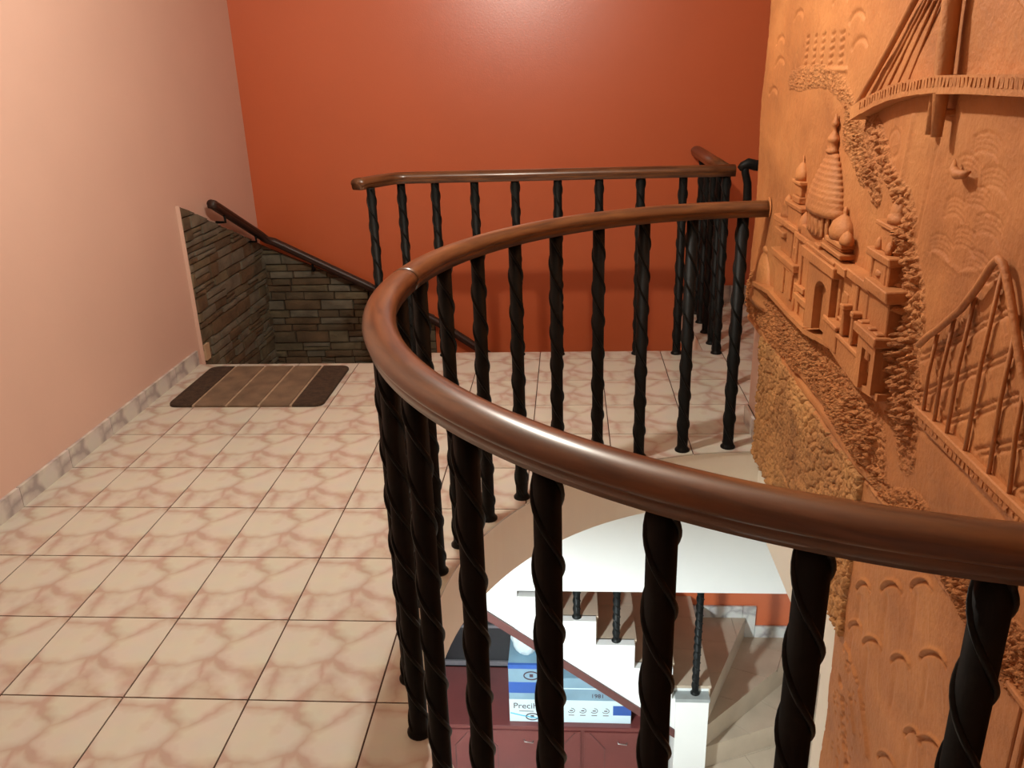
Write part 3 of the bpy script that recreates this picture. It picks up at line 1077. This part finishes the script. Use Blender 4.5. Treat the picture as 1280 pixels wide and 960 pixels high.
# --- relief solids ---
DS = 0.5
def wb(y0, y1, z0, z1, d1, d0=-0.01, jit_=0.002):
    d1, d0 = d1 * DS, (d0 * DS if d0 > 0 else d0)
    v_, f_ = box_vf(WX - d1, WX - d0, y0, y1, z0, z1)
    rj = lambda: rs.uniform(-jit_, jit_)
    return [(x + rj(), y + rj(), z + rj()) for x, y, z in v_], f_
def solid(name, parts, m=None, bev=0.0025):
    V, Fc = merge(parts)
    o = fixn(pyd(name, V, Fc, m or M['clay'], mural))
    if bev:
        bm = bmesh.new()
        bm.from_mesh(o.data)
        bmesh.ops.bevel(bm, geom=bm.edges[:], offset=bev, segments=1, affect='EDGES', clamp_overlap=True)
        bm.to_mesh(o.data)
        bm.free()
    return mrel(o)
def turned(name, yc, prof_, dc=0.01, seg=20, squash=1.0, m=None):
    v_, f_ = lathe_vf([(r_, z_) for r_, z_ in prof_], seg)
    v_ = [(WX - dc * DS + x * squash * 0.6, yc + y, z) for x, y, z in v_]
    return mrel(fixn(pyd(name, v_, f_, m or M['clay'], mural, True)))
SHIFT = Vector((0, -0.11, 0.03))
# terrace the building stands on
V, Fc = [], []
tp = [(3.30, 0.665), (3.04, 0.695), (2.8, 0.695), (2.57, 0.70), (2.45, 0.715), (2.30, 0.735), (2.16, 0.72), (2.06, 0.715), (1.93, 0.735)]
tb = []
for (ya, za), (yb, zb) in zip(tp[:-1], tp[1:]):
    v_, f_ = box_vf(WX - 0.042, WX + 0.01, yb, ya, 0, 1)
    v_ = [(x, y, (zb if y == yb else za) - (0.014 if z == 0 else 0) + rs.uniform(-0.002, 0.002)) for x, y, z in v_]
    tb.append((v_, f_))
solid('terrace', tb, bev=0)
SHIFT = Vector((0, -0.085, 0.018))
# left wing
solid('left_wing', [wb(2.74, 3.0, 0.69, 0.84, 0.050), wb(2.745, 2.80, 0.86, 0.965, 0.052), wb(2.83, 2.97, 0.86, 0.955, 0.044), wb(2.865, 2.90, 0.74, 0.835, 0.066), wb(2.755, 2.79, 0.74, 0.835, 0.066)])
solid('cornice', [wb(2.72, 3.03, 0.838, 0.862, 0.080), wb(2.74, 3.01, 0.826, 0.838, 0.066)])
solid('cornice', [wb(2.90, 3.03, 0.915, 0.932, 0.066), wb(2.70, 3.04, 0.955, 0.975, 0.074)])
solid('window', [wb(2.81, 2.85, 0.74, 0.82, 0.054, 0.04), wb(2.765, 2.785, 0.885, 0.91, 0.056, 0.04), wb(2.765, 2.785, 0.925, 0.945, 0.056, 0.04)], M['clay'])
# middle recess
solid('middle_wing', [wb(2.55, 2.75, 0.69, 0.95, 0.040), wb(2.60, 2.615, 0.70, 0.93, 0.052), wb(2.68, 2.695, 0.72, 0.93, 0.052), wb(2.56, 2.70, 0.765, 0.785, 0.072), wb(2.62, 2.72, 0.795, 0.812, 0.066)])
SHIFT = Vector((0, -0.13, 0.03))
# central porch with arched opening
ya, yb, zt = 2.345, 2.565, 0.915
yc, ra = 2.43, 0.058
outer = [(yb, 0.715), (yb, zt), (ya, zt), (ya, 0.735)]
hole = [(yc - ra, 0.738)] + [(yc - ra * math.cos(math.radians(180 * i / 12)), 0.845 + 0.036 * math.sin(math.radians(180 * i / 12))) for i in range(13)] + [(yc + ra, 0.730)]
pw = outer[::-1]
contour = [(ya, 0.735), (ya, zt), (yb, zt), (yb, 0.715)] + hole[::-1]
n = len(contour)
v_ = [(WX - 0.048, y, z) for y, z in contour] + [(WX + 0.01, y, z) for y, z in contour]
f_ = [tuple(range(n)), tuple(range(2 * n - 1, n - 1, -1))] + [(i, n + i, n + (i + 1) % n, (i + 1) % n) for i in range(n)]
mrel(fixn(pyd('porch', v_, f_, M['clay'], mural)))
solid('doorway_back', [wb(yc - ra, yc + ra, 0.73, 0.882, 0.05, 0.0, 0.0)], M['clay'], 0)
solid('cornice', [wb(2.31, 2.625, 0.915, 0.945, 0.118), wb(2.33, 2.60, 0.945, 0.958, 0.105)])
SHIFT = Vector((0, -0.10, 0.022))
# right wing
solid('right_wing', [wb(2.05, 2.35, 0.74, 0.945, 0.055), wb(2.15, 2.165, 0.76, 0.94, 0.068), wb(2.08, 2.095, 0.76, 0.94, 0.068), wb(1.94, 2.05, 0.76, 0.965, 0.070), wb(2.285, 2.30, 0.74, 0.93, 0.068)])
solid('window', [wb(2.225, 2.262, 0.83, 0.90, 0.062, 0.03), wb(2.215, 2.272, 0.822, 0.830, 0.078, 0.03)], M['clay'])
solid('cornice', [wb(2.22, 2.345, 0.94, 0.965, 0.098), wb(2.05, 2.24, 0.945, 0.968, 0.088), wb(1.925, 2.07, 0.955, 0.982, 0.100)])
for yy in (2.20, 2.125, 2.06, 2.0, 1.955):
    solid('gate_post', [wb(yy - 0.008, yy + 0.008, 0.80, 0.868, 0.098, 0.05), wb(yy - 0.013, yy + 0.013, 0.868, 0.88, 0.106, 0.05)])
solid('front_wall', [wb(2.235, 2.335, 0.735, 0.80, 0.094), wb(2.05, 2.235, 0.72, 0.785, 0.086), wb(2.225, 2.345, 0.80, 0.813, 0.108), wb(2.05, 2.235, 0.785, 0.797, 0.10)])
contour = [(1.94, 0.735), (1.94, 0.852), (2.058, 0.852), (2.058, 0.72), (2.025, 0.722), (2.025, 0.825), (1.965, 0.825), (1.965, 0.732)]
n = len(contour)
v_ = [(WX - 0.052, y, z) for y, z in contour] + [(WX + 0.01, y, z) for y, z in contour]
f_ = [tuple(range(n)), tuple(range(2 * n - 1, n - 1, -1))] + [(i, n + i, n + (i + 1) % n, (i + 1) % n) for i in range(n)]
mrel(fixn(pyd('gate_portal', v_, f_, M['clay'], mural)))
solid('cornice', [wb(1.925, 2.075, 0.852, 0.874, 0.126)])
solid('doorway_back', [wb(1.965, 2.025, 0.722, 0.83, 0.06, 0.0, 0.0)], M['clay'], 0)
SHIFT = Vector((0, -0.06, 0.012))
# right bell tower
solid('right_tower', [wb(1.935, 2.055, 0.975, 1.04, 0.062), wb(1.955, 2.035, 1.058, 1.112, 0.050), wb(1.945, 1.96, 0.98, 1.04, 0.070), wb(2.03, 2.045, 0.98, 1.04, 0.070)])
solid('cornice', [wb(1.92, 2.07, 1.04, 1.058, 0.082), wb(1.94, 2.05, 1.112, 1.124, 0.066)])
turned('tower_window', 1.995, [(0.013, 1.0), (0.017, 1.004), (0.017, 1.012), (0.013, 1.016)], 0.056, 12)
turned('tower_dome', 1.985, [(0.034, 1.124), (0.034, 1.140), (0.027, 1.142), (0.028, 1.152), (0.020, 1.168), (0.006, 1.180), (0.007, 1.186), (0.003, 1.20)], 0.016)
for yy in (1.965, 2.03):
    turned('pinnacle', yy, [(0.012, 1.055), (0.014, 1.068), (0.009, 1.080), (0.002, 1.086)], 0.052, 12)
SHIFT = Vector((0, -0.05, 0.008))
# left bell tower
solid('left_tower', [wb(2.71, 2.86, 0.975, 1.035, 0.050), wb(2.755, 2.84, 1.05, 1.072, 0.042), wb(2.765, 2.835, 1.072, 1.11, 0.034)])
solid('cornice', [wb(2.69, 2.88, 1.035, 1.05, 0.066), wb(2.75, 2.85, 1.108, 1.12, 0.050)])
turned('tower_dome', 2.80, [(0.032, 1.12), (0.036, 1.135), (0.030, 1.155), (0.012, 1.172), (0.005, 1.176), (0.006, 1.184), (0.002, 1.196)], 0.012)
turned('tower_dome', 2.93, [(0.034, 0.975), (0.036, 1.0), (0.026, 1.02), (0.03, 1.024), (0.018, 1.045), (0.003, 1.058)], 0.016)
SHIFT = Vector((0, -0.065, 0.010))
# drum, dome and lantern
solid('roof_terrace', [wb(2.34, 2.72, 0.958, 0.975, 0.080), wb(2.40, 2.70, 0.975, 1.005, 0.062), wb(2.25, 2.42, 0.985, 1.0, 0.090), wb(2.26, 2.40, 1.01, 1.025, 0.082), wb(2.27, 2.41, 1.0, 1.01, 0.070), wb(2.42, 2.47, 0.958, 0.99, 0.10)])
turned('drum', 2.525, [(0.10, 1.0), (0.10, 1.065)], 0.012, 28, 0.6)
for q in range(11):
    a = math.radians(-85 + 17 * q)
    turned('column', 2.525 + 0.118 * math.sin(a), [(0.010, 1.005), (0.008, 1.015), (0.008, 1.055), (0.011, 1.066)], 0.012 + 0.066 * math.cos(a), 10)
pf = [(0.135, 1.064), (0.142, 1.076), (0.136, 1.088)]
for q in range(9):
    t = q / 9
    r_ = 0.132 - 0.100 * t ** 1.35
    pf += [(r_, 1.092 + 0.135 * t), (r_ + 0.002, 1.092 + 0.135 * t + 0.006), (r_ - 0.003, 1.092 + 0.135 * t + 0.012)]
pf += [(0.030, 1.230)]
turned('dome', 2.525, pf, 0.006, 32, 0.62)
turned('lantern', 2.525, [(0.028, 1.228), (0.032, 1.236), (0.024, 1.240), (0.024, 1.258), (0.030, 1.262), (0.026, 1.270), (0.010, 1.286), (0.007, 1.296), (0.016, 1.302), (0.017, 1.310), (0.008, 1.318), (0.004, 1.332)], 0.012, 16)
turned('small_dome', 2.345, [(0.056, 1.025), (0.060, 1.045), (0.046, 1.068), (0.018, 1.084), (0.008, 1.088), (0.010, 1.096), (0.003, 1.108)], 0.020)
turned('small_dome', 2.265, [(0.028, 1.025), (0.030, 1.036), (0.018, 1.050), (0.004, 1.058)], 0.05, 14)
turned('small_dome', 2.69, [(0.030, 0.975), (0.034, 1.0), (0.020, 1.025), (0.004, 1.038)], 0.035, 14)
# bell shaped dome at the far edge
turned('bell', 3.25, [(0.15, 0.60), (0.155, 0.625), (0.125, 0.632), (0.13, 0.645), (0.115, 0.70), (0.085, 0.755), (0.045, 0.785), (0.02, 0.795), (0.034, 0.802), (0.034, 0.812), (0.012, 0.82)], 0.0, 28, 0.42, M['clay'])

SHIFT = Vector((0, -0.085, 0.003))
# hanging bridge high on the right
dk = [(2.33, 1.352), (2.25, 1.372), (2.16, 1.392), (2.08, 1.407), (2.0, 1.418), (1.91, 1.425), (1.83, 1.430), (1.7, 1.432), (1.5, 1.434), (1.2, 1.434), (0.8, 1.42)]
parts = []
for (a, b), (c, e) in zip(dk[:-1], dk[1:]):
    v_, f_ = box_vf(WX - 0.038, WX + 0.01, c, a, 0, 1)
    parts.append(([(x, y, (e if y == c else b) + (0.016 if z else -0.016) + rs.uniform(-0.0015, 0.0015)) for x, y, z in v_], f_))
solid('bridge_deck', parts, M['clay'], 0)
parts = []
yy = 2.26
while yy > 1.0:
    zz = np.interp(-yy, [-p[0] for p in dk], [p[1] for p in dk])
    parts.append(wb(yy - 0.0035, yy + 0.0035, zz - 0.004, zz + 0.012, 0.079, 0.05, 0.0015))
    yy -= 0.016
solid('deck_notch', parts, M['clay'], 0)
SHIFT = Vector((0, -0.03, 0.0))
mrel(tube('bridge_tower', [(WX - 0.012, 1.842, 1.335), (WX - 0.012, 1.846, 1.45), (WX - 0.012, 1.85, 1.60), (WX - 0.012, 1.845, 1.78)], 0.008, M['clay'], mural, 12))
mrel(tube('bridge_tower', [(WX - 0.022, 1.782, 1.335), (WX - 0.022, 1.79, 1.45), (WX - 0.022, 1.80, 1.60), (WX - 0.022, 1.81, 1.78)], [0.010, 0.017, 0.018, 0.018], M['clay'], mural, 12))
solid('tower_brace', [wb(1.775, 1.85, 1.376, 1.388, 0.024), wb(1.78, 1.87, 1.765, 1.79, 0.03)], M['clay'])
mrel(tube('main_cable', [(WX - 0.012, 2.31, 1.372), (WX - 0.014, 2.14, 1.49), (WX - 0.014, 2.0, 1.60), (WX - 0.014, 1.83, 1.765)], 0.008, M['clay'], mural, 10))
mrel(tube('main_cable', [(WX - 0.010, 1.81, 1.765), (WX - 0.010, 1.62, 1.60), (WX - 0.010, 1.48, 1.52), (WX - 0.010, 1.2, 1.44)], 0.006, M['clay'], mural, 10))
for a, b in (((1.98, 1.592), (2.215, 1.388)), ((1.96, 1.592), (2.155, 1.40)), ((1.93, 1.592), (2.085, 1.415)), ((1.90, 1.592), (2.025, 1.42))):
    k = (1.80 - a[1]) / (a[1] - b[1]) * 0.6
    top = (a[0] + (a[0] - b[0]) * k, a[1] + (a[1] - b[1]) * k)
    mrel(tube('stay_cable', [(WX - 0.002, b[0], b[1]), (WX - 0.002, top[0], top[1])], 0.0032, M['clay'], mural, 8))

SHIFT = Vector((0, -0.03, 0.008))
# rope bridge lower right
A = [(1.735, 0.915), (1.70, 0.945), (1.66, 0.972), (1.62, 1.003), (1.58, 1.035), (1.53, 1.09), (1.495, 1.138), (1.478, 1.152), (1.46, 1.148), (1.44, 1.128), (1.42, 1.105), (1.38, 1.05), (1.34, 0.995), (1.28, 0.93), (1.20, 0.86), (1.12, 0.80)]
mrel(tube('rope', [(WX - 0.016, y, z) for y, z in A], 0.0072, M['clay'], mural, 10))
for (yt, zt), (yb_, zb) in (((1.68, 0.955), (1.69, 0.785)), ((1.62, 1.005), (1.635, 0.782)), ((1.555, 1.065), (1.575, 0.78)), ((1.475, 1.145), (1.495, 0.775)), ((1.40, 1.075), (1.40, 0.775)), ((1.345, 1.0), (1.325, 0.775)), ((1.28, 0.93), (1.25, 0.775))):
    mrel(tube('rod', [(WX - 0.006, yt, zt), (WX - 0.010, (yt + yb_) / 2, (zt + zb) / 2), (WX - 0.006, yb_, zb)], 0.0042, M['clay'], mural, 8))
parts = [wb(1.0, 1.72, 0.772, 0.786, 0.030), wb(1.0, 1.70, 0.748, 0.772, 0.016)]
solid('bridge_walkway', parts, M['clay'])
parts = []
yy = 1.68
while yy > 1.05:
    parts.append(wb(yy - 0.004, yy + 0.004, 0.755, 0.766, 0.021, 0.01, 0.002))
    yy -= 0.018
solid('walkway_stud', parts, M['clay'], 0)
# little boat
v_, f_ = tube_vf([(WX - 0.006, 1.722, 1.290), (WX - 0.012, 1.708, 1.274), (WX - 0.014, 1.685, 1.267), (WX - 0.012, 1.662, 1.269), (WX - 0.006, 1.65, 1.276)], [0.002, 0.008, 0.010, 0.008, 0.002], 10)
mrel(fixn(pyd('boat', v_, f_, M['clay'], mural, True)))
# fluted skirt low on the right
parts = [wb(0.9, 1.215, 0.485, 0.497, 0.03)]
for q in range(9):
    parts.append(wb(1.175 - q * 0.028, 1.197 - q * 0.028, 0.12, 0.485, 0.012 + 0.004 * (q % 2)))
solid('fluted_panel', parts, M['clay'])

# ------------------------------------------------------------------ furniture under the flight
cab = tag(empty('sideboard', (-0.2, 4.8, LOWZ)), 'maroon lacquered sideboard with panelled doors under the stairs', 'sideboard')
def crel(o):
    o.location = Vector(o.location) - Vector(cab.location)
    return o
TOPZ = -2.73
crel(box('body', -1.30, 0.62, 4.545, 5.10, LOWZ + 0.001, TOPZ - 0.03, M['maroon'], cab))
crel(box('top', -1.32, 0.64, 4.52, 5.12, TOPZ - 0.03, TOPZ, M['maroon'], cab, 0.004))
for k, xa in enumerate((-1.29, -0.655, 0.085)):
    xb = xa + (0.62 if k == 0 else 0.715 if k == 1 else 0.52)
    dr = crel(box('door', xa, xb, 4.53, 4.545, LOWZ + 0.05, TOPZ - 0.05, M['maroon'], cab, 0.002))
    zc = TOPZ - 0.05
    for sgn, x in ((1, xa + 0.14), (-1, xb - 0.14)):
        vv, ff = prism_y([(x - 0.004, LOWZ + 0.08), (x + 0.004, LOWZ + 0.08), (x + 0.004, zc - 0.14), (x - 0.004, zc - 0.14)], 4.526, 4.531)
        o = pyd('moulding', vv, ff, M['maroon_trim'], dr)
        vv, ff = prism_y([(x - 0.004, zc - 0.14), (x + 0.004, zc - 0.14), (x + 0.004 - sgn * 0.10, zc - 0.01), (x - 0.004 - sgn * 0.10, zc - 0.01)], 4.526, 4.531)
        o = pyd('moulding', vv, ff, M['maroon_trim'], dr)
    hx = (xa + xb) / 2
    tube('handle', [(hx - 0.03, 4.53, zc - 0.075), (hx - 0.03, 4.515, zc - 0.08), (hx + 0.03, 4.515, zc - 0.09), (hx + 0.03, 4.53, zc - 0.085)], 0.004, M['steel'], dr)

gl = tag(empty('glazed_frame', (-0.6, 5.14, TOPZ)), 'black glass panel in a thin grey frame standing behind the sideboard', 'panel')
crg = lambda o: (setattr(o, 'location', Vector(o.location) - Vector(gl.location)), o)[1]
crg(box('glass', -1.4, -0.36, 5.135, 5.15, TOPZ - 0.02, -1.88, M['black_glass'], gl))
crg(boxes('frame', [(-1.4, -0.36, 5.12, 5.135, TOPZ + 0.01, TOPZ + 0.05), (-1.4, -0.36, 5.12, 5.135, -2.38, -2.355), (-0.98, -0.955, 5.12, 5.135, TOPZ + 0.05, -2.38), (-0.98, -0.955, 5.12, 5.135, -2.355, -1.88)], M['grey_metal'], gl))

# printed cartons
RX = (math.pi / 2, 0, 0)
FY = 4.565
def carton(x0, x1, ht, label):
    b = tag(empty('carton', ((x0 + x1) / 2, 4.73, TOPZ)), label, 'box')
    def put(o):
        o.location = Vector(o.location) - Vector(b.location)
        return o
    put(box('box_body', x0, x1, FY, 4.90, TOPZ + 0.001, TOPZ + ht, M['box_steel'], b))
    put(box('white_band', x0 - 0.001, x1 + 0.001, FY - 0.001, FY + 0.3, TOPZ + 0.002, TOPZ + 0.19, M['box_white'], b))
    return b, put
ba, pa = carton(-0.425, -0.20, 0.475, 'tall blue and white printed carton standing on the sideboard')
pa(box('blue_band', -0.4262, -0.1988, FY - 0.0012, FY + 0.02, TOPZ + 0.245, TOPZ + 0.335, M['box_blue'], ba))
pa(box('blue_top', -0.426, -0.199, FY - 0.001, FY + 0.02, TOPZ + 0.445, TOPZ + 0.477, M['box_blue'], ba))
text_mesh('lettering', 'Precih', 0.066, M['print'], ba, Vector((-0.400, FY - 0.0022, TOPZ + 0.115)) - Vector(ba.location), RX)
pa(box('caption_bar', -0.36, -0.26, FY - 0.002, FY + 0.001, TOPZ + 0.088, TOPZ + 0.094, M['grey_metal'], ba))
for cx_, cz_, rr_ in ((-0.27, TOPZ + 0.39, 0.040), (-0.27, TOPZ + 0.045, 0.034)):
    ring = [(cx_ + rr_ * 1.25 * math.cos(2 * math.pi * i / 24), FY - 0.001, cz_ + rr_ * 0.8 * math.sin(2 * math.pi * i / 24)) for i in range(25)]
    pa(tube('eye_mark', ring, 0.0045, M['print'], ba, 6))
    pa(box('eye_mark', cx_ - 0.012, cx_ + 0.012, FY - 0.002, FY + 0.002, cz_ - 0.012, cz_ + 0.012, M['print'], ba))
pa(tube('swoosh', [(-0.42, FY - 0.0005, TOPZ + 0.075), (-0.345, FY - 0.0005, TOPZ + 0.055), (-0.27, FY - 0.0005, TOPZ + 0.040), (-0.205, FY - 0.0005, TOPZ + 0.03)], 0.005, M['print_cyan'], ba, 6))
bb_, pb = carton(-0.193, 0.40, 0.375, 'long low blue and white printed carton under the stair stringer')
pb(box('blue_corner', 0.28, 0.402, FY - 0.002, FY + 0.02, TOPZ + 0.07, TOPZ + 0.15, M['box_blue'], bb_))
pb(box('pale_flap', -0.19, 0.25, FY - 0.0015, FY + 0.004, TOPZ + 0.285, TOPZ + 0.293, M['box_white'], bb_))
text_mesh('lettering', '1981', 0.045, M['print'], bb_, Vector((0.13, FY - 0.0022, TOPZ + 0.215)) - Vector(bb_.location), RX)
for q in range(6):
    cx_ = -0.16 + q * 0.078
    ar = [(cx_ + 0.024 * math.cos(math.radians(t)), FY - 0.0014, TOPZ + 0.105 + 0.02 * math.sin(math.radians(t))) for t in range(-150, 91, 30)]
    pb(tube('pictogram', ar, 0.0022, M['print'], bb_, 6))
    pb(box('pictogram', cx_ - 0.010, cx_ + 0.012, FY - 0.002, FY + 0.001, TOPZ + 0.10, TOPZ + 0.108, M['print'], bb_))
    pb(box('caption_bar', cx_ - 0.018, cx_ + 0.020, FY - 0.002, FY + 0.001, TOPZ + 0.062, TOPZ + 0.068, M['grey_metal'], bb_))
HT = 0.477
# crumpled bag on the carton
bm = bmesh.new()
bmesh.ops.create_icosphere(bm, subdivisions=3, radius=0.10)
for vt in bm.verts:
    k = 1 + 0.28 * (vnoise(np.array([vt.co.x * 30 + 5]), np.array([vt.co.y * 30 + vt.co.z * 37]), 31)[0] - 0.5)
    vt.co = Vector((vt.co.x * 1.05 * k, vt.co.y * 0.9 * k, vt.co.z * 1.15 * k))
zmin = min(vt.co.z for vt in bm.verts)
for vt in bm.verts:
    vt.co.z -= zmin
me = bpy.data.meshes.new('plastic_bag')
bm.to_mesh(me)
bm.free()
o = link('plastic_bag', me, M['bag'])
o.location = (-0.30, 4.70, TOPZ + HT + 0.002)
tag(o, 'crumpled pale plastic bag on top of the tall printed carton', 'bag')

# ------------------------------------------------------------------ lower floor
lf = struct(box('floor_lower', -3.0, 1.95, -1.6, YB, LOWZ - 0.1, LOWZ, M['stair_tile']))

# ------------------------------------------------------------------ lamps
def globe_lamp(pos, watts, label, rad=0.04):
    t = tag(empty('ceiling_lamp', (pos[0], pos[1], CEIL)), label, 'lamp')
    pyd('base', *lathe_vf([(0.05, -0.045), (0.07, -0.03), (0.075, -0.001)], 24), M['shade'], t, True)
    dz = pos[2] - CEIL
    tube('cord', [(0, 0, -0.04), (0, 0, dz + 0.09)], 0.005, M['iron'], t)
    pyd('socket', *lathe_vf([(0.02, dz + 0.045), (0.022, dz + 0.10)], 16), M['steel'], t, True)
    ld = bpy.data.lights.new('bulb_light_offscreen', 'POINT')
    ld.energy = watts
    ld.color = LAMP_COL
    ld.shadow_soft_size = rad
    lo = bpy.data.objects.new('bulb_light_offscreen', ld)
    COL.objects.link(lo)
    lo.parent = t
    lo.location = (0, 0, dz)
globe_lamp(LAMP_POS, LAMP_W, 'hanging bulb lamp on a cord over the landing beside the stairwell')

pl = tag(empty('lower_room_lamp', (LOW_POS[0], LOW_POS[1], LOW_POS[2])), 'lower room lamp out of view, with an added shade shaping its light', 'lamp')
pf = [(0.20, -0.004), (0.17, 0.06), (0.10, 0.12), (0.03, 0.15)]  # invented shade, out of view, keeps direct light off the upper hanging wall
V, Fc = [], []
sg = 28
for r_, z_ in pf:
    for k in range(sg):
        a = 2 * math.pi * k / sg
        V.append((r_ * math.cos(a), r_ * math.sin(a), z_))
for i in range(3):
    for k in range(sg):
        k2 = (k + 1) % sg
        Fc.append((i * sg + k, i * sg + k2, (i + 1) * sg + k2, (i + 1) * sg + k))
Fc.append(tuple(3 * sg + k for k in range(sg)))
pyd('added_cutoff_shade', V, Fc, M['shade'], pl, True)
tube('cord', [(0, 0, 0.15), (0, 0, -0.30 - LOW_POS[2])], 0.006, M['iron'], pl)
ld = bpy.data.lights.new('bulb_light_offscreen', 'POINT')
ld.energy = LOW_W
ld.color = LOW_COL
ld.shadow_soft_size = 0.05
lo = bpy.data.objects.new('bulb_light_offscreen', ld)
COL.objects.link(lo)
lo.parent = pl
lo.location = (0, 0, 0.03)
